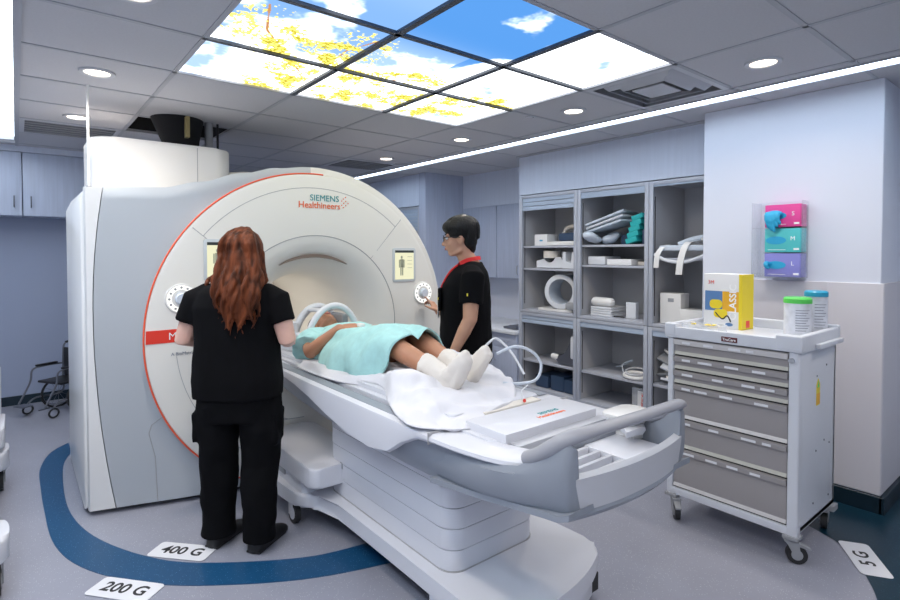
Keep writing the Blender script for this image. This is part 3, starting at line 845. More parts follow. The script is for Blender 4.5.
outs('rail_joint', [B().box(TCX - .402, TCX - .28, 1.558, 1.562, .80, .8425), B().box(TCX + .28, TCX + .402, 1.558, 1.562, .80, .8425)], 'seam', t)
# table board
b = B().prism(rrect(TCX - .285, TCX + .285, 1.34, 3.74, .03), 'z', .80, .845, .006)
bd = out('table_board', b, 'twhite', t)
out('mattress', B().prism(rrect(TCX - .255, TCX + .255, 1.60, 3.72, .03), 'z', .845, .868, .008), 'twhite', bd)
out('inset_strip', B().box(TCX - .372, TCX - .318, 1.66, 3.2, .838, .8405), 'tgrey', bd)
out('inset_strip', B().box(TCX + .318, TCX + .372, 1.66, 3.2, .838, .8405), 'tgrey', bd)
# raised foot board with the logo, ends with a pale vertical face
b = B().prism([(1.28, .80), (1.62, .80), (1.62, .80)][:2] + [(1.62, .897), (1.28, .897)], 'x', TCX - .215, TCX + .215, .004)
b = B().box(1.30, 1.815, 1.30, 1.515, .80, .874, .005)
fb = out('foot_board', b, 'twhite', t)
out('lower_step', B().box(1.32, 1.84, 1.255, 1.305, .78, .842, .004), 'tpanel', fb)
out('connector_strip', B().box(TCX - .13, TCX + .20, 1.545, 1.60, .845, .868, .004), 'cream', fb)
mxl = T(TCX + .02, 1.30, .8936) @ Matrix.Rotation(R(0), 4, 'Z')
out('logo_print', text_b('SIEMENS', .030, T(TCX + .065, 1.39, .8744), bold=.0001), 'print_teal', fb)
out('logo_print_lower', text_b('Healthineers', .030, T(TCX + .05, 1.36, .8744), bold=.0004), 'print_orange', fb)
out('side_plate', B().prism(rrect(1.76, 1.95, 1.09, 1.25, .035), 'z', .868, .881, .004), 'white', t)
out('side_plate_bracket', B().box(1.80, 1.89, 1.12, 1.22, .79, .869), 'white', t)
out('release_button', B().cyl((TCX - .352, 3.10, .73), (TCX - .368, 3.10, .73), .016, n=16), 'red', t)

# ------------------------------------------------------------------ storage wall
def cab(y0, y1, z0, z1, xf, depth, shelves, shut, label, group, back='shelf_in'):
    """open-fronted unit with rolled-up slatted shutter; front at xf, facing -X"""
    t = thing('storage_unit', label, 'shelving unit', (xf + depth / 2, (y0 + y1) / 2, z0), group=group)
    th = .018
    out('side_panel', B().box(xf + .02, xf + depth, y0, y0 + th, z0, z1), 'shelf_in', t)
    out('side_panel', B().box(xf + .02, xf + depth, y1 - th, y1, z0, z1), 'shelf_in', t)
    out('back_panel', B().box(xf + depth - .01, xf + depth, y0 + th, y1 - th, z0, z1), back, t)
    out('top_panel', B().box(xf + .02, xf + depth, y0 + th, y1 - th, z1 - th, z1), 'shelf', t)
    out('bottom_panel', B().box(xf + .004, xf + depth - .01, y0 + th, y1 - th, z0, z0 + .025, .002), 'shelf', t)
    f = B().box(xf, xf + .025, y0, y0 + .036, z0, z1, .003).box(xf, xf + .025, y1 - .036, y1, z0, z1, .003).box(xf, xf + .025, y0 + .036, y1 - .036, z1 - .03, z1, .003)
    out('frame', f, 'frame', t)
    for z in shelves:
        out('shelf', B().box(xf + .03, xf + depth - .01, y0 + th, y1 - th, z - .02, z, .002), 'shelf', t)
    b = B()
    n = max(1, round(shut / .045))
    for k in range(n):
        zt = z1 - .03 - k * shut / n
        b.box(xf + .008, xf + .022, y0 + .036, y1 - .036, zt - shut / n + .004, zt, .003)
    out('roller_shutter', b, 'shut', t)
    outs('shelf_track', [B().box(xf + .06, xf + .066, y1 - th - .004, y1 - th, z0 + .08, z1 - .12), B().box(xf + .06, xf + .066, y0 + th, y0 + th + .004, z0 + .08, z1 - .12)], 'black', t)
    return t
XF = 4.08
UP = 'open upper shelf units with raised grey shutters'; LO = 'open lower shelf units with raised grey shutters'
cab(3.155, 3.890, .892, 2.09, XF, .56, [1.345, 1.572], .13, 'left upper shelf unit holding the big round coil, its shutter lowest', UP)
cab(2.425, 3.150, .892, 2.09, XF, .56, [1.39, 1.575], .06, 'middle upper shelf unit with the turquoise foam pads on top', UP)
cab(1.875, 2.420, .892, 2.09, XF, .56, [1.46], .02, 'right upper shelf unit next to the wall column, with the strapped coil', UP)
cab(3.155, 3.890, .10, .888, XF, .56, [.40], .08, 'left lower shelf unit below the big round coil', LO)
cab(2.425, 3.150, .10, .888, XF, .56, [.40], .05, 'middle lower shelf unit with the looped white coil', LO)
cab(1.875, 2.420, .10, .888, XF, .56, [.41], .05, 'right lower shelf unit half hidden by the drawer cart', LO)
struct('baseboard_left', B().box(4.12, 4.6, 1.87, 3.89, 0, .098), 'shelf').name = 'trim_11'
# far unit behind the scanner rim
cab(5.52, 6.70, .892, 2.09, 3.97, .5, [1.45], .28, 'far shelf unit behind the scanner rim with blue-grey shutter half down', 'far shelving')
cab(5.52, 6.70, .10, .888, 3.97, .5, [.42], .05, 'far lower shelf unit hidden behind the scanner', 'far shelving')

# upper cupboards and counter in the recess
def cupboard(x0, x1, y0, y1, z0, z1, faces, label, cat, grp, ndoor, side='x', hz=None, mats='lam', drawers=0):
    t = thing('wall_cupboard' if z0 > 1 else 'base_cabinet', label, cat, ((x0 + x1) / 2, (y0 + y1) / 2, z0), group=grp)
    body = B()
    if side == 'x': body.box(x0 + .02, x1, y0, y1, z0, z1)
    else: body.box(x0, x1, y0 + .02, y1, z0, z1)
    out('carcass', body, mats, t)
    a0, a1 = (y0, y1) if side == 'x' else (x0, x1)
    zt = z1 - .004
    if drawers:
        for k in range(ndoor):
            p0, p1 = lerp(a0, a1, k / ndoor) + .002, lerp(a0, a1, (k + 1) / ndoor) - .002
            d = out('drawer', B().box(x0, x0 + .019, p0, p1, z1 - .15, zt, .002), mats, t)
            m_ = (p0 + p1) / 2
            out('handle', B().tube(catmull([(x0, m_ - .05, z1 - .08), (x0 - .025, m_ - .045, z1 - .08), (x0 - .025, m_ + .045, z1 - .08), (x0, m_ + .05, z1 - .08)], 4), .004, 8), 'steel', d)
        zt = z1 - .155
    for k in range(ndoor):
        p0, p1 = lerp(a0, a1, k / ndoor) + .002, lerp(a0, a1, (k + 1) / ndoor) - .002
        if side == 'x': bb = B().box(x0, x0 + .019, p0, p1, z0 + .002, zt, .002)
        else: bb = B().box(p0, p1, y0, y0 + .019, z0 + .002, zt, .002)
        d = out('door', bb, mats, t)
        hp = p1 - .035 if k % 2 == 0 else p0 + .035
        h0 = z0 + .05 if z0 > 1 else zt - .15
        if side == 'x': pts = [(x0, hp, h0), (x0 - .025, hp, h0 + .012), (x0 - .025, hp, h0 + .088), (x0, hp, h0 + .10)]
        else: pts = [(hp, y0, h0), (hp, y0 - .025, h0 + .012), (hp, y0 - .025, h0 + .088), (hp, y0, h0 + .10)]
        out('handle', B().tube(catmull(pts, 4), .004, 8), 'steel', d)
    return t
cupboard(4.55, 4.85, 3.92, 4.72, 1.20, 2.08, 0, 'tall grey wall cupboard beside the storage shelves, above the counter', 'cupboard', 'grey cupboards in the recess', 2)
cupboard(4.55, 4.85, 4.725, 5.355, 1.20, 2.08, 0, 'tall grey wall cupboard in the recess corner behind the man\'s head', 'cupboard', 'grey cupboards in the recess', 2)
cupboard(4.08, 4.83, 3.92, 4.64, .08, .635, 0, 'low grey cabinet with drawer and doors under the counter, right of the man', 'cabinet', 'low cabinets in the recess', 2, drawers=1)
cupboard(4.08, 4.83, 4.645, 5.355, .08, .635, 0, 'low grey cabinet in the recess corner hidden behind the man', 'cabinet', 'low cabinets in the recess', 2, drawers=1)
ct = out('countertop', B().box(4.05, 4.85, 3.92, 5.36, .638, .672, .004), 'white2'); tag(ct, 'pale countertop along the recess between shelves and corner', 'countertop')
t = thing('wall_outlet', 'small cream power outlet on the wall above the counter', 'outlet', (4.848, 4.25, .98))
out('plate', B().box(4.842, 4.85, 4.20, 4.275, .93, 1.05, .003), 'cream', t); out('socket', B().box(4.838, 4.843, 4.22, 4.255, .96, 1.02, .003), 'grey', t)
o = out('folded_cloth', displace(B().box(4.15, 4.4, 4.0, 4.2, .673, .70, .012, 3), lambda c, n: noise.noise(c * 14) * .006), 'dsteel'); tag(o, 'small dark grey pad lying on the counter beside the shelves', 'pad')

# left rear wall cupboards
for k, (x0, x1, lb) in enumerate([(-1.59, -.78, 'grey wall cupboard out at the far left beyond the frame'), (-.775, .055, 'pale grey wall cupboard at the left edge of the photo'), (.06, .95, 'pale grey wall cupboard on the back wall, just left of the scanner')]):
    t = thing('wall_cupboard', lb, 'cupboard', ((x0 + x1) / 2, 6.6, 1.85), group='rear wall cupboards')
    out('carcass', B().box(x0, x1, 6.45, 6.78, 1.85, 2.44), 'lam', t)
    d = out('door', B().box(x0 + .002, x1 - .002, 6.43, 6.449, 1.85, 2.44, .002), 'lam', t)
    hp = x1 - .06 if k != 2 else x0 + .06
    out('handle', B().tube(catmull([(hp, 6.43, 1.93), (hp, 6.40, 1.94), (hp, 6.40, 2.02), (hp, 6.43, 2.03)], 4), .005, 8), 'dsteel', d)
struct('trim_12', B().box(XL, .97, 6.42, 6.78, 2.445, 2.5), 'soffit')

# ------------------------------------------------------------------ things on the shelves
def obj1(name, b, m, label, cat, group=None, ang=35): return tag(out(name, b, m, ang=ang), label, cat, group)
# left upper
t = thing('coil_cylinder', 'big pale round coil tube on a plate, bottom of the left upper unit', 'coil', (4.36, 3.42, .917))
b = B().rev([(.140, -.15), (.160, -.145), (.160, .12), (.140, .12), (.125, .115), (.125, -.145)], (4.33, 3.46, 1.118), 'y', 48)
mx = T(4.33, 3.46, 1.118) @ Matrix.Rotation(R(-74), 4, 'Z') @ T(-4.33, -3.46, -1.118)
q = B(); q.merge(b, mx); out('barrel', q, 'coil', t)
b = B().rev([(.126, -.175), (.168, -.175), (.172, -.165), (.172, -.14), (.126, -.14)], (4.33, 3.46, 1.118), 'y', 48); q = B(); q.merge(b, mx); out('rim', q, 'white2', t)
out('foot_plate', B().box(4.16, 4.5, 3.27, 3.70, .918, .945, .008), 'white', t)
out('cable_boot', B().box(4.13, 4.26, 3.215, 3.33, .95, 1.02, .02), 'grey', t)
t = thing('head_coil_half', 'white open coil shell with round notch, second shelf of the left upper unit', 'coil', (4.3, 3.55, 1.346))
n = 20; poly = [(3.40, 1.352), (3.74, 1.352), (3.74, 1.42), (3.64, 1.44)] + [(3.57 + .07 * math.cos(PI * k / n), 1.46 - .055 * math.sin(PI * k / n)) for k in range(n + 1)] + [(3.42, 1.46), (3.40, 1.42)]
out('shell', B().prism(poly, 'x', 4.18, 4.42), 'white2', t)
out('neck_ring', B().rev([(.05, -.02), (.085, -.02), (.085, .05), (.05, .05)], (4.22, 3.57, 1.47), 'z', 32), 'cream', t)
obj1('foam_holder', B().prism([(3.22, 1.35), (3.37, 1.35), (3.37, 1.51), (3.335, 1.51), (3.33, 1.42), (3.27, 1.40), (3.255, 1.51), (3.22, 1.51)], 'x', 4.14, 4.36), 'white2', 'white U-shaped foam holder at the right end of the second shelf, left upper unit', 'foam holder')
t = thing('tissue_box', 'small white box at the left of the top shelf, left upper unit', 'box', (4.25, 3.70, 1.573))
out('box_body', B().box(4.18, 4.34, 3.60, 3.77, 1.575, 1.69, .003), 'cardw', t); out('print', B().box(4.178, 4.180, 3.66, 3.70, 1.62, 1.635), 'bluelid', t)
obj1('coil_plate', B().box(4.13, 4.36, 3.23, 3.57, 1.574, 1.615, .012), 'white', 'flat white coil plate on the top shelf, left upper unit', 'coil')
t = thing('padded_coil', 'dark navy padded coil with a white arched strap, top shelf of left upper unit', 'coil', (4.4, 3.38, 1.616))
out('pad', B().box(4.24, 4.48, 3.24, 3.51, 1.617, 1.70, .025, 3), 'navy', t)
out('arch', B().tube(catmull([(4.32, 3.50, 1.68), (4.32, 3.46, 1.745), (4.32, 3.36, 1.765), (4.32, 3.27, 1.745), (4.32, 3.23, 1.68)], 6), .022, 12), 'cream', t)
# middle upper
for k in range(3):
    q = B(); q.merge(B().box(-.15, .15, -.20, .20, 0, .020, .008), T(4.29, 2.90 + .008 * k, 1.735 + .035 * k) @ Matrix.Rotation(R(-14 - 2 * k), 4, 'X') @ Matrix.Rotation(R(5 * k - 3), 4, 'Z'))
    obj1('flat_coil', q, ['coil', 'white2', 'coil'][k], ['lowest of three thin pale coil panels leaning on the top shelf, middle upper unit', 'middle one of three thin pale coil panels leaning on the top shelf', 'uppermost of three thin pale coil panels, beside the turquoise foam'][k], 'coil', 'thin coil panels')
for k, (x, y, z, rx) in enumerate([(4.16, 3.04, 1.60, .2), (4.30, 2.93, 1.60, -.3)]):
    b = displace(B().ell((0, 0, 0), (.10, .085, .045)), lambda c, n_: n_ * noise.noise(c * 16 + Vector((k, 0, 0))) * .018); q = B(); q.merge(b, T(x, y, z + .045) @ Matrix.Rotation(rx, 4, 'Y') @ Matrix.Rotation(rx, 4, 'X'))
    obj1('crumpled_bag', q, 'coil', ['crumpled pale bag hanging over the left edge of the top shelf, middle upper unit', 'crumpled pale bag behind the overhanging one, middle upper unit'][k], 'bag', 'crumpled pale bags')
for k in range(5):
    q = B(); q.merge(B().box(-.08, .10, -.055, .055, -.022, .022, .006), T(4.22 + .01 * k, 2.625 - .008 * k, 1.613 + .050 * k) @ Matrix.Rotation(R(-16), 4, 'X'))
    obj1('foam_pad', q, 'tealf', 'turquoise foam wedge, %s of the stack of five on the top shelf' % ['lowest', 'second lowest', 'middle one', 'second highest', 'highest'][k], 'foam pad', 'stack of turquoise foam wedges')
for k, (y0, y1, z1) in enumerate([(2.450, 2.495, 1.80), (2.50, 2.53, 1.70)]):
    obj1('dark_pad', B().box(4.16, 4.4, y0, y1, 1.577, z1, .01), 'navy', ['tall dark upright pad at the right end of the top shelf, middle upper unit', 'shorter dark upright pad between the turquoise foam and the tall pad'][k], 'pad', 'dark upright pads')
obj1('dark_coil', B().box(4.30, 4.5, 2.70, 2.83, 1.577, 1.67, .02), 'navy', 'dark coil block in the shade under the leaning pale panels', 'coil')
obj1('white_case', B().box(4.16, 4.42, 2.90, 3.09, 1.392, 1.47, .015), 'white2', 'white case at the left of the narrow second shelf, middle upper unit', 'case')
obj1('flat_box', B().box(4.16, 4.42, 2.63, 2.88, 1.392, 1.445, .004), 'cardw', 'flat white box at the middle of the narrow second shelf', 'box')
obj1('low_tray', B().box(4.24, 4.5, 2.50, 2.62, 1.392, 1.425, .004), 'cream', 'low cream tray right of the flat white box', 'tray')
for k in range(4):
    obj1('folded_pad', B().box(4.18, 4.42, 2.84 + .006 * (k % 2), 3.07, .918 + .022 * k, .938 + .022 * k, .008, 3), 'white2', 'thin white folded pad, %s in the stack under the white roll' % ['lowest', 'second from bottom', 'third from bottom', 'topmost'][k], 'pad', 'stack of folded white pads')
obj1('white_roll', B().tube([(4.22, 3.04, 1.048), (4.22, 2.88, 1.048)], .042, 24, round_ends=True), 'white', 'rounded white roll on top of the folded pads, middle upper unit', 'roll')
obj1('white_block', B().prism([(2.62, .918), (2.72, .918), (2.72, 1.06), (2.62, 1.06)], 'x', 4.22, 4.27, .006), 'white2', 'small upright white block at the back of the middle upper unit', 'block')
obj1('black_clip', B().tube(catmull([(4.22, 2.84, .925), (4.20, 2.78, .93), (4.22, 2.73, .925)], 5), .007, 8), 'black', 'thin black clip lying left of the small upright block', 'clip')
# right upper
t = thing('body_coil', 'pale blue body coil with hanging white straps, in the right upper unit', 'coil', (4.3, 2.15, 1.462))
out('coil_pad', displace(B().box(4.08, 4.5, 1.93, 2.33, 1.50, 1.545, .015, 3), lambda c, n_: Vector((0, 0, .02 * math.sin(c.y * 14)))), 'coil', t)
out('coil_frame', B().tube(catmull([(4.07, 2.36, 1.49), (4.06, 2.25, 1.44), (4.06, 2.1, 1.43), (4.07, 1.95, 1.48)], 6), .014, 10), 'white2', t)
def strap(pts, w_, th=.004):
    pp_ = catmull(pts, 6); rr = []
    for p in pp_: rr.append([p + Vector((dx, dy, 0)) for dx, dy in ((-th, -w_), (-th, w_), (th, w_), (th, -w_))])
    return B().loft(rr)
out('strap', strap([(4.3, 2.25, 1.56), (4.12, 2.28, 1.565), (4.055, 2.32, 1.50), (4.05, 2.335, 1.38)], .022), 'white', t)
out('strap', strap([(4.3, 2.08, 1.58), (4.10, 2.09, 1.585), (4.05, 2.12, 1.48), (4.045, 2.14, 1.33)], .026), 'white', t)
out('strap', strap([(4.3, 2.0, 1.60), (4.16, 1.99, 1.62), (4.10, 1.97, 1.60)], .02), 'white', t)
out('coil_ridge', B().tube(catmull([(4.2, 2.22, 1.57), (4.2, 2.1, 1.61), (4.2, 1.96, 1.63)], 6), .022, 10), 'coil', t)
t = thing('phantom_holder', 'tall white block with finger slots, bottom of the right upper unit', 'holder', (4.3, 2.25, .918))
out('block', B().box(4.16, 4.30, 2.18, 2.36, .918, 1.17, .006), 'white', t); out('slot', B().box(4.157, 4.161, 2.24, 2.29, 1.10, 1.13, .0015), 'grey', t)
obj1('low_holder', B().box(4.13, 4.28, 1.99, 2.17, .918, 1.05, .006), 'white', 'low white block beside the tall slotted one', 'holder')
obj1('clear_bottle', B().rev([(0, 0), (.035, 0), (.036, .12), (.02, .15), (.02, .17), (0, .17)], (4.35, 1.93, .918), 'z', 24), 'white2', 'pale bottle at the right end of the right upper unit', 'bottle')
# left lower
t = thing('foot_coil', 'grey boot-shaped coil at the right of the left lower unit', 'coil', (4.3, 3.3, .402))
out('boot', B().prism([(3.20, .405), (3.42, .405), (3.46, .45), (3.42, .50), (3.33, .50), (3.27, .60), (3.24, .78), (3.20, .80)], 'x', 4.14, 4.34, .02), 'dsteel', t, ang=50)
out('sleeve', B().box(4.12, 4.20, 3.20, 3.26, .48, .70, .02), 'white2', t)
out('cable_plug', B().tube([(4.17, 3.50, .47), (4.17, 3.42, .46)], .03, 16, round_ends=True), 'white', t)
for k, (y, z) in enumerate([(3.65, .25), (3.45, .28), (3.28, .26)]):
    obj1('floor_bin', B().box(4.16, 4.45, y - .085, y + .085, .126, z, .02), 'navy', 'dark blue bin on the lowest level of the left lower unit, %s' % ['leftmost', 'middle', 'rightmost'][k], 'bin', 'dark bins')
# middle lower
t = thing('loop_coil', 'white looped flexible coil on the middle lower shelf', 'coil', (4.2, 2.60, .402))
out('loop', B().tube([(4.19 + .07 * math.cos(a), 2.60 + .10 * math.sin(a), .432 + .012 * math.cos(a)) for a in [2 * PI * k / 36 for k in range(36)]], .016, 10, closed=True), 'white', t)
out('loop_lid', B().tube([(4.21 + .065 * math.cos(a), 2.61 + .09 * math.sin(a), .462 + .02 * math.cos(a)) for a in [2 * PI * k / 36 for k in range(36)]], .009, 10, closed=True), 'clear', t)
out('tail', B().tube(catmull([(4.2, 2.72, .43), (4.3, 2.80, .48), (4.36, 2.74, .52), (4.40, 2.86, .45), (4.42, 2.95, .42)], 6), .006, 8), 'coil', t)
t = thing('specimen_bag', 'clear bag with red lettering in the middle lower unit\'s bottom', 'bag', (4.2, 2.53, .126))
out('bag', displace(B().box(4.17, 4.20, 2.47, 2.62, .127, .33, .01, 3), lambda c, n_: n_ * noise.noise(c * 20) * .01), 'clear', t)
out('paper', B().box(4.161, 4.164, 2.485, 2.56, .14, .31), 'cardw', t)
out('print', text_b('MEDICAL', .035, T(4.158, 2.51, .23) @ Matrix.Rotation(R(90), 4, 'X').inverted() @ Matrix.Rotation(0, 4, 'X') if False else face_mx(4.158, 2.51, .23) @ Matrix.Rotation(R(90), 4, 'Z'), bold=.001), 'red', t)
# right lower
t = thing('harness_pile', 'pile of folded grey and white fabric straps on the right lower shelf', 'harness', (4.22, 2.3, .412))
for k in range(6):
    a = k * 1.1
    q = B(); q.merge(displace(B().box(-.10, .10, -.07, .07, -.010, .010, .006, 3), lambda c, n_: Vector((0, 0, .018 * math.sin(c.x * 30 + a)))), T(4.22, 2.26 + .03 * math.sin(a * 2), .44 + .042 * k) @ Matrix.Rotation(a, 4, 'Z') @ Matrix.Rotation(.55 * math.sin(a * 1.7), 4, 'X') @ Matrix.Rotation(.3, 4, 'Y'))
    out('folded_strap', q, ['white2', 'grey', 'white'][k % 3], t)

# ------------------------------------------------------------------ drawer cart
CX0, CX1, CY0, CY1 = 2.88, 3.42, .925, 1.58
t = thing('drawer_cart', 'white six-drawer wheeled supply cart with taupe drawer fronts', 'cart', ((CX0 + CX1) / 2, (CY0 + CY1) / 2, 0))
out('cabinet', B().box(CX0 + .02, CX1, CY0, CY0 + .02, .145, 1.03, .004).box(CX0 + .02, CX1, CY1 - .02, CY1, .145, 1.03, .004).box(CX1 - .02, CX1, CY0, CY1, .145, 1.03).box(CX0 + .03, CX1, CY0, CY1, .145, .17), 'cart', t)
out('corner_post', B().box(CX0, CX0 + .045, CY0 - .004, CY0 + .045, .13, 1.03, .012, 3), 'cart', t)
out('corner_post', B().box(CX0, CX0 + .045, CY1 - .03, CY1 + .004, .13, 1.03, .012, 3), 'cart', t)
out('bottom_rail', B().box(CX0, CX0 + .04, CY0 + .04, CY1 - .025, .135, .175, .004), 'cart', t)
out('bottom_frame', B().box(CX0 + .04, CX1, CY0 + .02, CY1 - .02, .13, .146), 'cart', t)
# moulded top tray with raised rim, lower at the front middle
b = B().box(CX0 - .012, CX1 + .012, CY0 - .014, CY1 + .012, 1.03, 1.062, .008, 3)
b.box(CX0 - .014, CX0 + .010, CY0 - .016, CY1 + .014, 1.025, 1.088, .008, 3)
b.box(CX0 - .0165, CX0 + .034, CY0 - .0185, CY0 + .10, 1.032, 1.106, .012, 3)
b.box(CX0 - .0120, CX1 + .013, CY0 - .0150, CY0 + .018, 1.021, 1.104, .010, 3)
b.box(CX0 - .0168, CX0 + .03, CY1 - .05, CY1 + .0165, 1.034, 1.107, .012, 3)
b.box(CX0 - .0118, CX1 + .012, CY1 - .018, CY1 + .0135, 1.022, 1.103, .010, 3)
b.box(CX1 - .02, CX1 + .016, CY0 - .016, CY1 + .014, 1.02, 1.115, .010, 3)
out('top_tray', b, 'cart', t)
out('side_rail', B().box(3.05, 3.40, CY0 - .04, CY0 - .016, 1.028, 1.052, .005), 'cart', t)
np_ = out('name_plate', B().box(CX0 - .0165, CX0 - .013, 1.20, 1.28, 1.038, 1.064, .001), 'maroon', t)
out('lettering', text_b('TruCare', .019, face_mx(CX0 - .0172, 1.24, 1.050), bold=.0003), 'print_white', np_)
lk = out('lock', B().cyl((CX0 - .012, .955, .985), (CX0 + .002, .955, .985), .013, n=20), 'steel', t)
tops = [1.022, .925, .845, .765, .572, .405, .178]
rng = random.Random(3)
for k in range(6):
    zt, zb = tops[k] - .004, tops[k + 1] + .004
    y0, y1 = CY0 + .048, CY1 - .033
    d = out('drawer', B().box(CX0 + .012, CX0 + .03, y0, y1, zb, zt, .002), 'drawer', t)
    out('pull_lip', B().prism([(CX0 + .013, zt - .034), (CX0 - .004, zt - .030), (CX0 - .006, zt - .004), (CX0 + .004, zt), (CX0 + .013, zt)], 'y', y0, y1), 'dlip' if k == 0 else 'drawer', d)
    out('lower_edge', B().prism([(CX0 + .013, zb), (CX0 + .004, zb + .002), (CX0 + .013, zb + .022)], 'y', y0, y1), 'dyel' if k in (0, 1, 2, 4) else 'dlip', d)
    y = y1 - .05
    while y > y0 + .09:
        L = rng.uniform(.035, .075)
        out('paper_label', B().box(CX0 - .0072, CX0 - .004, y - L, y, zt - .024, zt - .012), 'label', d); y -= L + rng.uniform(.02, .12)
    out('drawer_gap', B().box(CX0 + .014, CX0 + .032, y0, y1, zb - .0075, zb - .0005), 'black', d)
st = out('warning_sticker', B().prism([(3.125, .73), (3.175, .73), (3.175, .835), (3.15, .865), (3.125, .835)], 'y', CY0 - .0015, CY0 + .001), 'yellow', t)
out('sticker_lower', B().box(3.126, 3.174, CY0 - .0022, CY0 - .001, .735, .79), 'amber', st)
out('sticker_tip', B().prism([(3.135, .82), (3.165, .82), (3.15, .855)], 'y', CY0 - .0022, CY0 - .001), 'green', st)
for x, z in ((3.13, .88), (3.27, .92), (3.13, .50), (3.25, .53), (3.33, .50), (3.33, .22), (3.1, .24)): out('rivet', B().cyl((x, CY0 - .003, z), (x, CY0 + .001, z), .005, n=8), 'dsteel', t)
outs('bumper', [B().box(CX0 - .01, CX0 + .06, CY0 - .01, CY0 + .06, .118, .137, .006), B().box(CX0 - .01, CX0 + .06, CY1 - .06, CY1 + .01, .118, .137, .006), B().box(CX1 - .06, CX1 + .01, CY0 - .02, CY0 + .06, .118, .15, .006)], 'grey', t)
def swivel(x, y, ang, parent, r=.045):
    mx = T(x, y, 0) @ Matrix.Rotation(ang, 4, 'Z')
    def M_(b): q = B(); q.merge(b, mx); return q
    c_ = out('caster', M_(B().tube([(.03, -.014, r), (.03, .014, r)], [r, r], 28)), 'rubber', parent)
    out('wheel_hub', M_(B().tube([(.03, -.017, r), (.03, .017, r)], r * .55, 24)), 'grey', c_)
    b = B()
    for s_ in (-1, 1): b.prism([(-.022, .112), (.035, .112), (.045, r), (.03, r - .012), (.015, r)], 'y', s_ * .020 - .003, s_ * .020 + .003)
    b.box(-.025, .038, -.023, .023, .104, .118, .004)
    out('fork', M_(b), 'grey', c_)
    out('brake_pedal', M_(B().prism([(.03, .088), (.085, .075), (.088, .084), (.03, .105)], 'y', -.016, .016, .002)), 'grey', c_)
for x, y, a in ((CX0 + .02, CY0 + .035, R(-60)), (CX0 + .02, CY1 - .04, R(-140)), (CX1 - .04, CY0 + .03, R(20)), (CX1 - .04, CY1 - .04, R(-30))): swivel(x, y, a, t)

# things on the cart (top surface z 1.062)
ZT = 1.063
t = thing('earplug_box', 'white and yellow cardboard box of ear plugs, top half open, on the cart', 'box', (3.2, 1.40, ZT))
mx = T(3.25, 1.415, ZT) @ Matrix.Rotation(R(-4), 4, 'Z')
def mm(b): q = B(); q.merge(b, mx); return q
hx_, hy_, hh = .064, .112, .315
out('carton', mm(B().box(-hx_, hx_, -hy_, hy_, 0, hh, .002)), 'cardw', t)
out('yellow_side', mm(B().box(-hx_ - .0006, hx_, -hy_ - .001, -hy_ + .001, 0, hh)), 'yellow', t)
out('yellow_band', mm(B().box(-hx_ - .0012, -hx_, -hy_, -hy_ + .018, 0, hh)), 'yellow', t)
out('blue_panel', mm(B().box(-hx_ - .0012, -hx_, .0, hy_ - .008, .10, .215)), 'bluep', t)
out('amber_panel', mm(B().box(-hx_ - .0012, -hx_, -hy_ + .018, 0, .10, .215)), 'amber', t)
out('plug_picture', mm(B().prism(rrect(.0, .075, .112, .165, .024), 'x', -hx_ - .003, -hx_ - .001).prism(rrect(-.03, .05, .06, .11, .022), 'x', -hx_ - .003, -hx_ - .001)), 'yellow', t)
out('cord_picture', mm(B().tube(catmull([(-hx_ - .002, .04, .09), (-hx_ - .002, .0, .055), (-hx_ - .002, -.03, .075), (-hx_ - .002, -.05, .04)], 5), .004, 6)), 'black', t)
out('classic_lettering', text_b('CLASSIC', .055, mx @ face_mx(-hx_ - .0018, -.062, .155) @ Matrix.Rotation(R(90), 4, 'Z'), bold=.001), 'print_white', t)
out('brand_lettering', text_b('3M', .030, mx @ face_mx(-hx_ - .001, .068, .265), bold=.002), 'red', t)
out('oval_mark', mm(B().prism([(-.04 + .022 * math.cos(a), .025 + .010 * math.sin(a)) for a in [2 * PI * k / 20 for k in range(20)]], 'x', -hx_ - .0015, -hx_)), 'bluep', t)
out('side_mark', mm(B().box(-.02, .02, -hy_ - .002, -hy_ - .001, .01, .05)), 'red', t)
t = thing('earplug_tray', 'small clear tray of ivory and yellow ear plugs on the cart\'s front edge', 'tray', (2.99, 1.43, ZT))
b = B().box(2.935, 3.045, 1.33, 1.53, ZT, ZT + .003)
for a in ((2.935, 2.938, 1.33, 1.53), (3.042, 3.045, 1.33, 1.53), (2.935, 3.045, 1.33, 1.333), (2.935, 3.045, 1.527, 1.53), (2.935, 3.045, 1.43, 1.433)): b.box(*a, ZT, ZT + .04)
out('tray_shell', b, 'clear', t)
for k in range(26):
    x, y, z = rng.uniform(2.95, 3.03), rng.uniform(1.345, 1.515), ZT + .010 + rng.uniform(0, .028); a = rng.uniform(0, PI)
    o = obj1('ear_plug', B().tube([(x - .010 * math.cos(a), y - .010 * math.sin(a), z), (x + .010 * math.cos(a), y + .010 * math.sin(a), z + .003)], [.0065, .005], 10), 'filt' if k % 3 == 0 else 'cream', 'tiny foam ear plug loose in the clear tray at the front of the cart', 'ear plug', 'ear plugs in the clear tray')
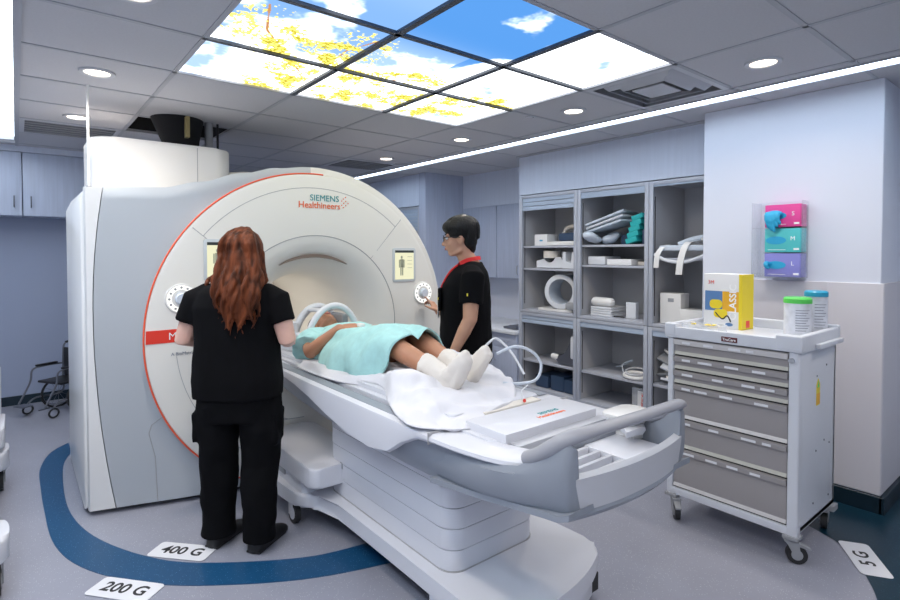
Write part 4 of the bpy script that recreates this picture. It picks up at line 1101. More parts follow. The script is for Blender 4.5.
def canister(x, y, h_, r, lid, label, grp='wipes canisters on the cart'):
    t = thing('wipes_canister', label, 'canister', (x, y, ZT), group=grp)
    out('tub', B().rev([(0, 0), (r - .006, 0), (r, .006), (r, h_), (0, h_)], (x, y, ZT), 'z', 40), 'canister', t)
    out('lid', B().rev([(0, h_), (r + .003, h_), (r + .003, h_ + .022), (r - .004, h_ + .030), (0, h_ + .030)], (x, y, ZT), 'z', 40), lid, t)
    b = B()
    for k in range(9):
        a0, a1 = R(190), R(262)
        zz = ZT + h_ * .80 - k * h_ * .075
        pts = [(x + (r + .0006) * math.cos(lerp(a0, a1, j / 8)), y + (r + .0006) * math.sin(lerp(a0, a1, j / 8)), zz) for j in range(8 - k % 3)]
        b.tube(pts, .0016, 4)
    out('label_print', b, 'print_grey', t)
canister(3.19, 1.035, .175, .062, 'green', 'white wipes canister with a green lid, at the right of the cart top')
canister(3.335, .995, .205, .052, 'bluelid', 'taller pale wipes canister with a blue lid, behind the green one')

# glove boxes on the column
t = thing('glove_rack', 'clear acrylic rack on the wall column holding three glove boxes', 'rack', (3.80, 1.36, 1.34))
b = B().box(3.851, 3.8545, 1.20, 1.485, 1.345, 1.83).box(3.745, 3.853, 1.20, 1.485, 1.342, 1.347).box(3.745, 3.853, 1.196, 1.200, 1.345, 1.825).box(3.745, 3.853, 1.483, 1.487, 1.345, 1.825)
for z in (1.502, 1.662): b.box(3.745, 3.853, 1.20, 1.485, z - .002, z)
b.box(3.744, 3.747, 1.20, 1.485, 1.342, 1.37); b.box(3.744, 3.747, 1.43, 1.485, 1.345, 1.82)
out('acrylic_shell', b, 'acrylic', t)
for z0, z1, m_, lb, sz in [(1.665, 1.805, 'pink', 'pink glove box with a blue glove pulled out, top of the wall rack', 'S'), (1.505, 1.655, 'tealc', 'turquoise glove box in the middle of the wall rack', 'M'), (1.349, 1.498, 'purp', 'lilac-blue glove box at the bottom of the wall rack', 'L')]:
    g2 = thing('glove_box', lb, 'box', (3.80, 1.325, z0), group='glove boxes in the wall rack')
    out('carton', B().box(3.752, 3.848, 1.207, 1.41, z0, z1, .002), m_, g2)
    zc = (z0 + z1) / 2; 
    out('opening', B().prism([(1.345 + .058 * math.cos(a), zc + .025 * math.sin(a)) for a in [2 * PI * k / 28 for k in range(28)]], 'x', 3.7505, 3.7525), 'glove', g2)
    out('size_letter', text_b(sz, .036, face_mx(3.751, 1.250, zc + .01), bold=0), 'print_white', g2)
    out('small_print', B().box(3.7508, 3.752, 1.29, 1.39, z0 + .014, z0 + .017).box(3.7508, 3.752, 1.215, 1.245, z0 + .014, z0 + .026), 'print_white', g2)
    if m_ != 'tealc':
        b = B()
        for k in range(5 if m_ == 'pink' else 1):
            y = 1.38 - k * .016; L = [.075, .09, .10, .07, .05][k] if m_ == 'pink' else .02
            b.tube(catmull([(3.752, y, zc + .005), (3.722, y + .01, zc + .012), (3.715, y + .006, zc - L * .5), (3.722, y - .004, zc - L)], 5), [.014] * 5 + [.013] * 5 + [.010] * 5 + [.007], 10, round_ends=True)
        if m_ == 'pink': b.ell((3.735, 1.35, zc + .012), (.022, .05, .022))
        out('glove', fuse(b, .004, 3) if m_ == 'pink' else b, 'glove', g2)

# ------------------------------------------------------------------ wheelchair and trolley on the left
t = thing('wheelchair', 'folded-frame black wheelchair parked against the back wall, left of the scanner', 'wheelchair', (.25, 6.4, 0))
out('back_rest', B().box(.06, .46, 6.52, 6.54, .42, .82, .008), 'black', t)
out('seat', B().box(.06, .46, 6.20, 6.54, .40, .43, .01), 'black', t)
for s_, x in ((0, .04), (1, .48)):
    w_ = out('big_wheel', B().tube([(x, 6.46 + .20 * math.cos(a), .205 + .20 * math.sin(a)) for a in [2 * PI * k / 40 for k in range(40)]], .014, 8, closed=True), 'rubber', t)
    out('hand_rim', B().tube([(x - .03 + .06 * s_, 6.46 + .17 * math.cos(a), .205 + .17 * math.sin(a)) for a in [2 * PI * k / 32 for k in range(32)]], .006, 8, closed=True), 'dsteel', w_)
    b = B()
    for k in range(12): a = 2 * PI * k / 12; b.tube([(x, 6.46, .205), (x, 6.46 + .195 * math.cos(a), .205 + .195 * math.sin(a))], .0025, 5)
    out('spoke', b, 'dsteel', w_)
    out('side_frame', B().tube(catmull([(x, 6.56, .88), (x, 6.53, .80), (x, 6.52, .42), (x, 6.50, .2), (x, 6.2, .2), (x, 6.10, .14)], 5), .011, 8).tube(catmull([(x, 6.52, .60), (x, 6.3, .61), (x, 6.16, .58), (x, 6.13, .42), (x, 6.0, .16)], 6), .011, 8), 'dsteel', t)
    out('push_grip', B().tube([(x, 6.56, .885), (x, 6.65, .90)], .016, 12), 'black', t)
    out('arm_pad', B().box(x - .02, x + .02, 6.2, 6.45, .615, .64, .008), 'black', t)
    c_ = out('front_caster', B().tube([(x, 6.10 + .055 * math.cos(a), .065 + .055 * math.sin(a)) for a in [2 * PI * k / 24 for k in range(24)]], .011, 8, closed=True), 'rubber', t)
    out('foot_rest', B().box(x - .02 if s_ else x, x + .0 if s_ else x + .16, 5.94, 6.06, .14, .155, .004), 'dsteel', t)
t.scale = (.78, .78, .70)
t.rotation_euler = (0, 0, R(-58))
t.location = (.35, 6.30, 0)
t = thing('coil_trolley', 'white wheeled trolley cut off by the left edge of the photo', 'trolley', (-.35, 3.75, 0))
b = B(); poly = [(p.x, p.y) for p in catmull([(-.12, 2.92, 0), (-.035, 2.98, 0), (-.02, 3.10, 0), (-.05, 3.22, 0), (-.16, 3.35, 0), (-.18, 3.8, 0), (-.16, 4.15, 0), (-.06, 4.25, 0), (-.03, 4.4, 0), (-.06, 4.55, 0), (-.16, 4.6, 0), (-.5, 4.6, 0), (-.7, 4.5, 0), (-.7, 3.0, 0), (-.5, 2.92, 0)], 4)]
out('base', B().prism(poly, 'z', .16, .27, .02), 'twhite', t)
out('column', B().prism(rrect(-.62, -.22, 3.3, 4.2, .06), 'z', .27, .72, .01), 'twhite', t)
out('top', B().prism(rrect(-.68, -.13, 3.2, 4.75, .06), 'z', .72, .80, .015), 'twhite', t)
out('side_step', B().prism(rrect(-.35, -.05, 4.25, 4.7, .04), 'z', .30, .42, .01), 'twhite', t)
out('side_bracket', B().box(-.17, -.07, 4.55, 4.7, .43, .74, .01), 'white2', t)
for x, y in ((-.065, 3.05), (-.075, 4.4), (-.62, 3.05), (-.62, 4.45)): caster(x, y, t, .065, 'grey')
t.location.x -= .022

# ------------------------------------------------------------------ people
def head_pieces(b, mx, neck_to=None, neck_r=.050):
    def E_(c, r, rot=None): b.ell(mx @ Vector(c), r, (mx.to_3x3() @ (rot or Matrix.Identity(3))), n=24, m=16)
    def Tb(pts, r): b.tube([mx @ Vector(p) for p in pts], r, 12, round_ends=True)
    E_((0, -.012, .030), (.074, .093, .088))
    E_((0, .028, -.030), (.060, .060, .080))
    E_((0, .052, -.088), (.028, .026, .022))
    for s_ in (-1, 1):
        E_((s_ * .036, .052, -.025), (.026, .026, .028))
        Tb([(s_ * .050, .0, -.075), (s_ * .025, .048, -.095)], [.018, .016])
        E_((s_ * .0765, -.006, -.008), (.010, .019, .032), Matrix.Rotation(s_ * .35, 3, 'Z'))
        E_((s_ * .030, .074, .027), (.026, .012, .010))
        Tb([(s_ * .010, .094, -.036), (s_ * .012, .090, -.038)], [.0075, .007])
    Tb([(0, .084, .018), (0, .094, -.004), (0, .106, -.030)], [.008, .009, .0115])
    Tb([(-.018, .082, -.060), (0, .088, -.058), (.018, .082, -.060)], [.008, .010, .008])
    if neck_to is not None:
        b.tube([mx @ Vector((0, -.018, -.035)), (mx @ Vector((0, -.026, -.09))).lerp(neck_to, .25), neck_to], [neck_r, neck_r, neck_r * 1.15], 20)
def face_parts(mx, body, open_eyes=True, brow='hair_blk'):
    R3 = mx.to_3x3()
    for s_ in (-1, 1):
        if open_eyes:
            e = out('eye', B().ell(mx @ Vector((s_ * .030, .0800, .006)), (.0135, .0095, .0075), R3), 'eye', body, local=True)
            out('iris', B().ell(mx @ Vector((s_ * .030, .0880, .006)), (.0055, .003, .0055), R3), 'iris', e, local=True)
        else:
            out('eyelid_line', B().tube([mx @ Vector((s_ * x_, .0885 - .01 * abs(x_ - .03) * 10, .002)) for x_ in (.018, .024, .03, .036, .042)], .0022, 6), brow, body, local=True)
        out('eyebrow', B().tube([mx @ Vector((s_ * x_, y_, z_)) for x_, y_, z_ in ((.012, .0885, .030), (.028, .0885, .034), (.044, .078, .030))], [.003, .004, .002], 6), brow, body, local=True)
    out('lips', B().ell(mx @ Vector((0, .0925, -.056)), (.020, .006, .0045), R3).ell(mx @ Vector((0, .0915, -.063)), (.017, .006, .005), R3), 'lip', body, local=True)
def hand_pieces(b, wrist, d, n, thumb, curl=.5, point=False, size=1.0):
    """d finger direction, n palm normal (fingers curl towards it), thumb = lateral direction of the thumb"""
    wrist, d, n = Vector(wrist), Vector(d).normalized(), Vector(n).normalized()
    s_ = Vector(thumb); s_ = (s_ - d * s_.dot(d)).normalized(); n = (n - d * n.dot(d)); n = (n - s_ * n.dot(s_)).normalized()
    k = size
    for u in (-.024, -.008, .008, .024):
        b.tube([wrist + s_ * u * .7 * k, wrist + d * .045 * k + s_ * u * k, wrist + d * .088 * k + s_ * u * 1.12 * k], [.0145 * k, .0150 * k, .0115 * k], 10, round_ends=True)
    L = {.029: .072, .0098: .080, -.0095: .075, -.028: .060}
    for u, ln in L.items():
        c = curl if not (point and u == .029) else .08
        p = wrist + d * .082 * k + s_ * u * k; pts = [p]; a = c * .5
        for f_ in (.45, .32, .27):
            p = p + (d * math.cos(a) + n * math.sin(a)) * ln * f_ * k; pts.append(p); a += c * 1.25
        b.tube(pts, [.0098 * k, .0090 * k, .0082 * k, .0070 * k], 10, round_ends=True)
    p = wrist + d * .022 * k + s_ * .026 * k
    t1 = (s_ * .75 + d * .75 + n * .35).normalized(); t2 = (s_ * .30 + d * .95 + n * .5).normalized()
    b.tube([p, p + t1 * .034 * k, p + t1 * .034 * k + t2 * .030 * k, p + t1 * .034 * k + t2 * .054 * k], [.0135 * k, .0115 * k, .0098 * k, .0078 * k], 10, round_ends=True)
def oval(c, a, b_, n=32, tilt=0, ex=2.3, yaw=0):
    p = []
    for k in range(n):
        t_ = 2 * PI * k / n; x = a * math.copysign(abs(math.cos(t_)) ** (2 / ex), math.cos(t_)); y = b_ * math.copysign(abs(math.sin(t_)) ** (2 / ex), math.sin(t_))
        p.append(Vector((c[0] + x * math.cos(yaw) - y * math.sin(yaw), c[1] + x * math.sin(yaw) + y * math.cos(yaw), c[2] + tilt * y)))
    return p
def wrinkle(amp, f=9, seed=0, zs=1.0):
    return lambda c, n: amp * (noise.noise(Vector((c.x * f + seed, c.y * f, c.z * f * zs))) + .5 * noise.noise(Vector((c.x * f * 2.3, c.y * f * 2.3 + seed, c.z * f * 2.3 * zs))))
def shoe(foot, ang, sole='black', L=.275):
    mx = T(*foot) @ Matrix.Rotation(ang, 4, 'Z')
    rings = []
    for y, w_, h_, in ((-.065, .022, .05), (-.055, .034, .085), (-.02, .038, .10), (.03, .040, .088), (.08, .045, .066), (.13, .049, .055), (.17, .044, .045), (.195, .030, .034), (.205, .012, .022)):
        rings.append([mx @ Vector((w_ * math.cos(t_) * (1 if math.sin(t_) > 0 else 1.05), y, max(.006, .018 + (h_ - .018) * math.sin(t_) if math.sin(t_) > 0 else .018 + .014 * math.sin(t_)))) for t_ in [2 * PI * k / 24 for k in range(24)]])
    return B().loft(rings), mx

# --- woman, seen from behind
wm = thing('person', 'long-haired auburn woman in black scrubs standing with her back to the camera', 'person', (.875, 2.80, 0), R(-39))
b = B()
hm = T(.035, .035, 1.475)
head_pieces(b, hm, Vector((0, -.01, 1.33)), .048)
b.loft([oval((0, 0, z), a, c_) for z, a, c_ in ((.78, .13, .10), (.86, .185, .12), (.98, .165, .115), (1.10, .165, .11), (1.22, .175, .11), (1.29, .150, .08), (1.33, .08, .055), (1.36, .05, .045))])
for s_ in (-1, 1):
    sh, el, wr = Vector((s_ * .195, -.01, 1.285)), Vector((s_ * .262, -.035, 1.065)), Vector((s_ * .20, .19, 1.03))
    b.tube([Vector((s_ * .10, 0, 1.27)), sh + Vector((0, 0, -.02)), sh.lerp(el, .5), el, el.lerp(wr, .4), wr], [.030, .040, .050, .044, .042, .026], 16, round_ends=True)
    hand_pieces(b, wr, (-.25 * s_, .95, -.05), (0, 0, -1), (-s_, 0, 0), .6)
    hip, kn, an = Vector((s_ * .10, 0, .80)), Vector((s_ * .11, .01, .44)), Vector((s_ * .115, -.01 - .02 * s_, .09))
    b.tube([hip, hip.lerp(kn, .5), kn, kn.lerp(an, .4), an], [.09, .078, .055, .052, .036], 18, round_ends=True)
body = out('body', fuse(b, .006, 5), 'skin', wm, local=True, ang=80)
face_parts(hm, body, True, 'hair_red')
b = B()
b.loft([oval((0, -.004, z), a, c_, ex=2.5) for z, a, c_ in ((.775, .222, .150), (.86, .226, .152), (.95, .214, .146), (1.05, .205, .142), (1.14, .206, .142), (1.23, .212, .140), (1.30, .195, .115), (1.345, .135, .085), (1.362, .085, .068), (1.375, .065, .058))])
for s_ in (-1, 1):
    sh, el = Vector((s_ * .19, -.01, 1.285)), Vector((s_ * .262, -.035, 1.065))
    b.tube([Vector((s_ * .07, 0, 1.285)), Vector((s_ * .15, -.005, 1.285)), sh + Vector((s_ * .012, 0, -.03)), sh.lerp(el, .35), sh.lerp(el, .62)], [.056, .068, .074, .070, .067], 20)
displace(b := fuse(b, .007, 6), wrinkle(.007, 7, 2, .7))
top = out('scrub_top', b, 'scrub', wm, local=True, ang=80)
out('side_slit', B().box(-.228, -.222, -.02, .02, .775, .80), 'scrub', top, local=True)
b = B()
b.loft([oval((0, 0, z), a, c_, ex=2.4) for z, a, c_ in ((.66, .190, .125), (.74, .205, .14), (.84, .205, .14), (.92, .19, .13))])
for s_ in (-1, 1):
    fx, fy = (.117, -.034) if s_ > 0 else (-.112, .012)
    b.tube([Vector((s_ * .10, 0, .80)), Vector((s_ * .112, 0, .62)), Vector((s_ * .105, .01, .42)), Vector((fx, fy, .24)), Vector((fx, fy, .11)), Vector((fx, fy, .055))], [.108, .106, .094, .086, .082, .086], 24)
    b.box(s_ * .205 - .010, s_ * .205 + .006, -.07, .07, .54, .70, .006)
b = displace(fuse(b, .007, 5), wrinkle(.010, 8, 5, .9))
for v in b.bm.verts: v.co.z = max(v.co.z, .02)
tr = out('scrub_trousers', b, 'scrub', wm, local=True, ang=80)
for fx, fy, a in ((.117, -.034, R(-17)), (-.112, .012, R(-17))):
    s_b, mx = shoe((fx, fy, 0), a)
    sh_ = out('shoe', s_b, 'shoe', wm, local=True, ang=60)
    q = B(); q.merge(B().box(-.04, .04, -.06, .17, 0.001, .012, .005), mx); out('sole', q, 'rubber', sh_, local=True)
# hair: a shell plus many wavy locks
b = B(); rg = random.Random(11)
b.ell((.035, .012, 1.520), (.088, .112, .105)); b.ell((.035, -.03, 1.44), (.090, .095, .13))
b.loft([oval((x_, y, z), a, c_) for z, y, a, c_, x_ in ((1.46, -.045, .090, .078, .035), (1.38, -.075, .098, .062, .035), (1.30, -.115, .095, .045, .045), (1.24, -.14, .075, .032, .06), (1.18, -.145, .045, .022, .075))][::-1])
for k in range(84):
    u = rg.uniform(-1, 1); back = rg.uniform(.35, 1)
    x0 = .082 * u; ln = rg.uniform(.26, .40) * (1 - .18 * abs(u)) + .03 * (u > 0)
    spread = .030 * u + rg.uniform(.0, .045); ph = rg.uniform(0, 6.3); am = rg.uniform(.008, .020)
    pts = []
    N_ = 13
    for i in range(N_ + 1):
        t_ = i / N_
        if t_ < .3:
            q = t_ / .3; a = q * PI / 2
            pts.append((.035 + x0 * (.25 + .85 * math.sin(a)), .03 - (.03 + .085 * back) * math.sin(a) - .02, 1.535 + .088 * math.cos(a) - .03 * q))
        else:
            q = (t_ - .3) / .7
            z = 1.505 - q * ln
            yb = -.075 * back - .02 - .085 * smooth(q * 1.4) * (1 if abs(u) < .85 else .6)
            pts.append((.035 + x0 * 1.10 + spread * q * (1.5 - q) + am * math.sin(ph + q * 9) * (.3 + q), yb + am * .6 * math.cos(ph + q * 8), z))
    w0 = rg.uniform(.009, .014)
    b.tube(catmull(pts, 2), [w0 * (1 if i < 1.5 * N_ else max(.25, 1 - (i - 1.5 * N_) / (.55 * N_))) for i in range(2 * N_ + 1)], 8, round_ends=True)
for s_, ln in ((-1, .20), (1, .22), (1, .16), (-1, .15)):
    pts = [(.035 + s_ * .080, .03, 1.50), (.035 + s_ * .088, .01, 1.44), (.02 + s_ * .118, -.01, 1.39), (s_ * (.115 + .1 * rg.random() * .5), -.02, 1.36), (s_ * .130, -.05, 1.50 - ln)]
    b.tube(catmull(pts, 4), [.016] * 10 + [.011] * 7, 8, round_ends=True)
out('hair', displace(fuse(b, .0048, 4), lambda c, n: .0025 * noise.noise(Vector((c.x * 70, c.y * 70, c.z * 9)))), 'hair_red', wm, local=True, ang=80)

# --- man in profile at the control dial
mn = thing('person', 'dark-haired man in glasses, black scrub top and red lanyard, reaching for the scanner dial', 'person', (2.268, 2.607, 0), R(47))
Mi = ROOTM[mn.name].inverted()
dialp = Mi @ Vector((2.475, 3.365, 1.19))
b = B()
hm = T(0, .062, 1.59) @ Matrix.Rotation(R(4), 4, 'Z') @ Matrix.Rotation(R(-3), 4, 'X')
head_pieces(b, hm, Vector((0, -.015, 1.41)), .056)
b.loft([oval((0, y, z), a, c_) for z, y, a, c_ in ((.86, 0, .13, .10), (.94, 0, .165, .115), (1.06, 0, .155, .11), (1.20, 0, .17, .115), (1.32, 0, .18, .11), (1.40, -.01, .16, .085), (1.445, -.015, .08, .06))])
# near (left) arm hanging, hand resting on the table edge
sh, el, wr = Vector((-.205, -.03, 1.375)), Vector((-.245, -.015, 1.10)), Vector((-.235, .085, .90))
b.tube([Vector((-.10, -.01, 1.37)), sh + Vector((.01, 0, -.02)), sh.lerp(el, .5), el, el.lerp(wr, .35), wr], [.045, .048, .052, .044, .042, .028], 16, round_ends=True)
hand_pieces(b, wr, (0, .25, -.95), (.9, .3, 0), (.2, .9, .2), .5)
# far (right) arm reaching to the dial
d_in = (dialp - Vector((.2, 0, 1.375))).normalized()
wr = Mi @ Vector((2.525, 3.26, 1.045)); sh = Vector((.215, .02, 1.375)); el = sh.lerp(wr, .5) + Vector((.02, -.05, -.09)); hd = (dialp - wr)
b.tube([Vector((.10, 0, 1.39)), sh, sh.lerp(el, .5), el, el.lerp(wr, .35), wr], [.055, .062, .052, .044, .042, .027], 16, round_ends=True)
hand_pieces(b, wr, hd, (.5, .6, -.4), (-.8, .5, .3), .7, point=True)
for s_ in (-1, 1):
    hip, kn, an = Vector((s_ * .10, 0, .88)), Vector((s_ * .11, .01, .48)), Vector((s_ * .11, -.02, .09))
    b.tube([hip, hip.lerp(kn, .5), kn, kn.lerp(an, .4), an], [.09, .08, .057, .054, .037], 18, round_ends=True)
body = out('body', fuse(b, .006, 5), 'skin2', mn, local=True, ang=80)
face_parts(hm, body, True)
b = B()
b.loft([oval((0, y, z), a, c_, ex=2.4) for z, y, a, c_ in ((.80, .02, .215, .172), (.92, .02, .205, .168), (1.05, .02, .198, .165), (1.18, .024, .204, .166), (1.30, .018, .212, .152), (1.375, .0, .20, .120), (1.42, -.010, .145, .088), (1.445, -.016, .09, .070))])
sh, el = Vector((-.20, -.03, 1.375)), Vector((-.245, -.015, 1.10))
b.tube([Vector((-.07, -.01, 1.365)), Vector((-.15, -.02, 1.365)), sh + Vector((-.012, 0, -.025)), sh.lerp(el, .35), sh.lerp(el, .66)], [.052, .066, .072, .070, .070], 20)
sh = Vector((.20, .0, 1.375)); el = Vector((.42, .12, 1.20))
b.tube([Vector((.09, 0, 1.38)), sh, sh.lerp(el, .35), sh.lerp(el, .66)], [.066, .076, .074, .072], 20)
displace(b := fuse(b, .007, 6), wrinkle(.008, 7, 12, .7))
tp = out('scrub_top', b, 'scrub', mn, local=True, ang=80)
out('chest_pocket', B().box(-.15, -.03, .172, .188, 1.14, 1.28, .003), 'scrub', tp, local=True)
ym = mat('yellow_stitch', (.7, .6, .05), .6)
outs('stitched_mark', [B().box(-.152, -.140, .183, .190, 1.21, 1.225, .002), B().box(-.303, -.296, -.005, .003, 1.245, 1.262, .002)], ym, tp, local=True)
b = B()
b.loft([oval((0, 0, z), a, c_, ex=2.4) for z, a, c_ in ((.72, .185, .13), (.82, .195, .14), (.92, .19, .13))])
for s_ in (-1, 1): b.tube([Vector((s_ * .10, 0, .86)), Vector((s_ * .11, 0, .62)), Vector((s_ * .11, .01, .42)), Vector((s_ * .11, 0, .2)), Vector((s_ * .11, 0, .05))], [.105, .098, .084, .078, .08], 24)
b = displace(fuse(b, .008, 5), wrinkle(.009, 8, 5))
for v in b.bm.verts: v.co.z = max(v.co.z, .02)
out('scrub_trousers', b, 'scrub', mn, local=True, ang=80)
for s_ in (-1, 1):
    sb_, mx = shoe((s_ * .11, 0, 0), R(-8 * s_)); out('shoe', sb_, 'shoe', mn, local=True, ang=60)
# lanyard
pts = []
for s_ in (-1, 1):
    P_ = catmull([(0, -.072, 1.468), (s_ * .066, -.045, 1.466), (s_ * .098, .025, 1.448), (s_ * .085, .110, 1.390), (s_ * .055, .172, 1.29), (s_ * .020, .196, 1.20)], 6)
    rr = []
    for i, p in enumerate(P_):
        tn = (P_[min(i + 1, len(P_) - 1)] - P_[max(0, i - 1)]).normalized(); up = Vector((0, .25, 1)); side = tn.cross(Vector((0 if i > 8 else 0, 1, 0)) if i > 14 else up).normalized(); nn = tn.cross(side).normalized()
        if i <= 14: side, nn = nn, side
        rr.append([p + side * a * .012 + nn * c_ * .004 for a, c_ in ((-1, -1), (1, -1), (1, 1), (-1, 1))])
    out('lanyard', B().loft(rr), 'lany', mn, local=True)
out('badge', B().box(-.03, .05, .196, .201, 1.08, 1.20, .003), 'cardw', mn, local=True)
# glasses
gl = B()
for s_ in (-1, 1):
    gl.tube([hm @ Vector((s_ * .033 + .026 * math.cos(t_), .103 - .004 * abs(math.cos(t_)), .008 + .018 * math.sin(t_))) for t_ in [2 * PI * k / 24 for k in range(24)]], .0026, 6, closed=True)
    gl.tube([hm @ Vector(p) for p in ((s_ * .060, .098, .014), (s_ * .074, .075, .014), (s_ * .083, .0, .010), (s_ * .082, -.015, -.004))], .0030, 6)
gl.tube([hm @ Vector((-.008, .105, .012)), hm @ Vector((.008, .105, .012))], .0026, 6)
gr = out('glasses', gl, 'black', mn, local=True)
b = B()
for s_ in (-1, 1): b.ell(hm @ Vector((s_ * .033, .102, .008)), (.025, .001, .017))
out('spectacle_lens', b, 'lens', gr, local=True)
# hair: fringe, full crown, shorter nape
b = B()
def EH(c, r): b.ell(hm @ Vector(c), r, hm.to_3x3())
EH((0, -.014, .055), (.090, .102, .088)); EH((0, .045, .078), (.076, .062, .048)); EH((0, -.062, .0), (.080, .055, .085)); EH((0, -.075, -.055), (.055, .030, .045))
rg = random.Random(5)
for k in range(70):
    a = rg.uniform(-PI, PI); sx, sy = math.sin(a), math.cos(a)
    drop = .045 if sy > .3 else (.075 if sy > -.3 else .12)
    if sy > .3: drop = .055
    pts = [(sx * .02, -.02 + sy * .02, .145), (sx * .062, -.02 + sy * .075, .125), (sx * .086, -.015 + sy * .110, .080), (sx * .090, -.015 + sy * .112, .120 - drop)]
    b.tube([hm @ Vector(p) for p in catmull(pts, 4)], [.012] * 8 + [.011, .010, .009, .007, .005], 8, round_ends=True)
out('hair', fuse(b, .0048, 2), 'hair_blk', mn, local=True, ang=80)

# --- patient lying on the table
pt = thing('person', 'patient in an aqua gown and cream socks lying face up on the table', 'person', (1.57, 2.6, .87))
def W(m): return m
b = B()
# head frame: local x -> right (towards +X), local y (face forward) -> up, local z (crown) -> +Y
hmx = T(1.57, 3.27, .985) @ Matrix(((1, 0, 0, 0), (0, 0, 1, 0), (0, 1, 0, 0), (0, 0, 0, 1)))
hmx = T(1.565, 3.25, 1.018) @ Matrix(((-1, 0, 0), (0, 0, 1), (0, 1, 0))).to_4x4()
head_pieces(b, hmx, Vector((1.57, 3.07, .955)), .054)
def ovy(c, a, h_, n=28):
    return [Vector((c[0] + a * math.cos(2 * PI * k / n), c[1], c[2] + h_ * math.sin(2 * PI * k / n))) for k in range(n)]
b.loft([ovy((1.57, y, z), a, h_) for y, z, a, h_ in ((3.10, .955, .08, .055), (3.05, .955, .15, .075), (2.95, .965, .17, .088), (2.80, .965, .155, .088), (2.65, .965, .16, .088), (2.52, .965, .16, .085), (2.45, .965, .12, .07))])
for s_, kn, an, hl in ((-1, Vector((1.475, 2.34, 1.045)), Vector((1.505, 1.915, .945)), 0), (1, Vector((1.665, 2.38, 1.06)), Vector((1.64, 1.95, .945)), 0)):
    hip = Vector((1.57 + s_ * .09, 2.58, .965))
    b.tube([hip, hip.lerp(kn, .5), kn, kn.lerp(an, .35) + Vector((0, 0, -.004)), an], [.088, .075, .056, .053, .036], 18, round_ends=True)
    b.tube([an, an + Vector((0, -.05, 0)), an + Vector((0, -.10, .05)), an + Vector((0, -.15, .09))], [.034, .034, .028, .02], 14, round_ends=True)
# near arm (camera side), elbow on the table, hand on the belly
sh, el, wr = Vector((1.40, 3.06, .955)), Vector((1.345, 2.965, .915)), Vector((1.435, 2.80, 1.045))
el = Vector((1.325, 2.93, .925)); wr = Vector((1.445, 2.80, 1.065))
sh = Vector((1.395, 3.10, .96))
b.tube([Vector((1.47, 3.06, .96)), sh, sh.lerp(el, .5), el, el.lerp(wr, .4), wr], [.055, .055, .048, .043, .038, .026], 16, round_ends=True)
hand_pieces(b, wr, (.62, -.62, .10), (-.1, -.1, -.95), (.3, .9, .2), .55)
sh, el, wr = Vector((1.745, 3.06, .955)), Vector((1.80, 2.82, .92)), Vector((1.69, 2.66, 1.06))
b.tube([Vector((1.67, 3.06, .96)), sh, sh.lerp(el, .5), el, el.lerp(wr, .4), wr], [.055, .055, .048, .043, .038, .026], 16, round_ends=True)
hand_pieces(b, wr, (-.7, .15, .05), (0, 0, -1), (0, .9, .2), .5)
body = out('body', fuse(b, .006, 5), 'skin3', pt, ang=80)
Ri = ROOTM[pt.name].inverted()
face_parts(Ri @ hmx, body, False)
# short black hair around the crown
b = B(); b.ell(hmx @ Vector((0, -.028, .055)), (.086, .105, .075), hmx.to_3x3()); b.ell(hmx @ Vector((0, -.06, .0)), (.082, .055, .085), hmx.to_3x3())
out('hair', displace(b, lambda c, n: .003 * noise.noise(c * 60)), 'hair_blk', pt)
for an, kn in ((Vector((1.505, 1.915, .945)), Vector((1.475, 2.34, 1.045))), (Vector((1.64, 1.95, .945)), Vector((1.665, 2.38, 1.06)))):
    dk_ = (kn - an).normalized()
    s_ = -1 if an.x < 1.55 else 1
    b = B()
    b.tube([an + dk_ * .125, an + dk_ * .06, an, an + Vector((0, -.03, -.008))], [.056, .051, .045, .043], 22)
    b.ell(an + Vector((0, -.045, -.030)), (.040, .048, .044))
    b.tube([an + Vector((0, -.03, -.01)), an + Vector((s_ * .004, -.085, .022)), an + Vector((s_ * .006, -.130, .066)), an + Vector((s_ * .008, -.168, .112))], [.042, .040, .037, .026], 18, round_ends=True)
    b.tube([an + Vector((0, -.10, -.02)), an + Vector((s_ * .004, -.140, .036)), an + Vector((s_ * .008, -.180, .092))], [.030, .031, .028], 18, round_ends=True)
    out('sock', displace(fuse(b, .006, 6), wrinkle(.0035, 22, 3)), 'sock', pt, ang=80)
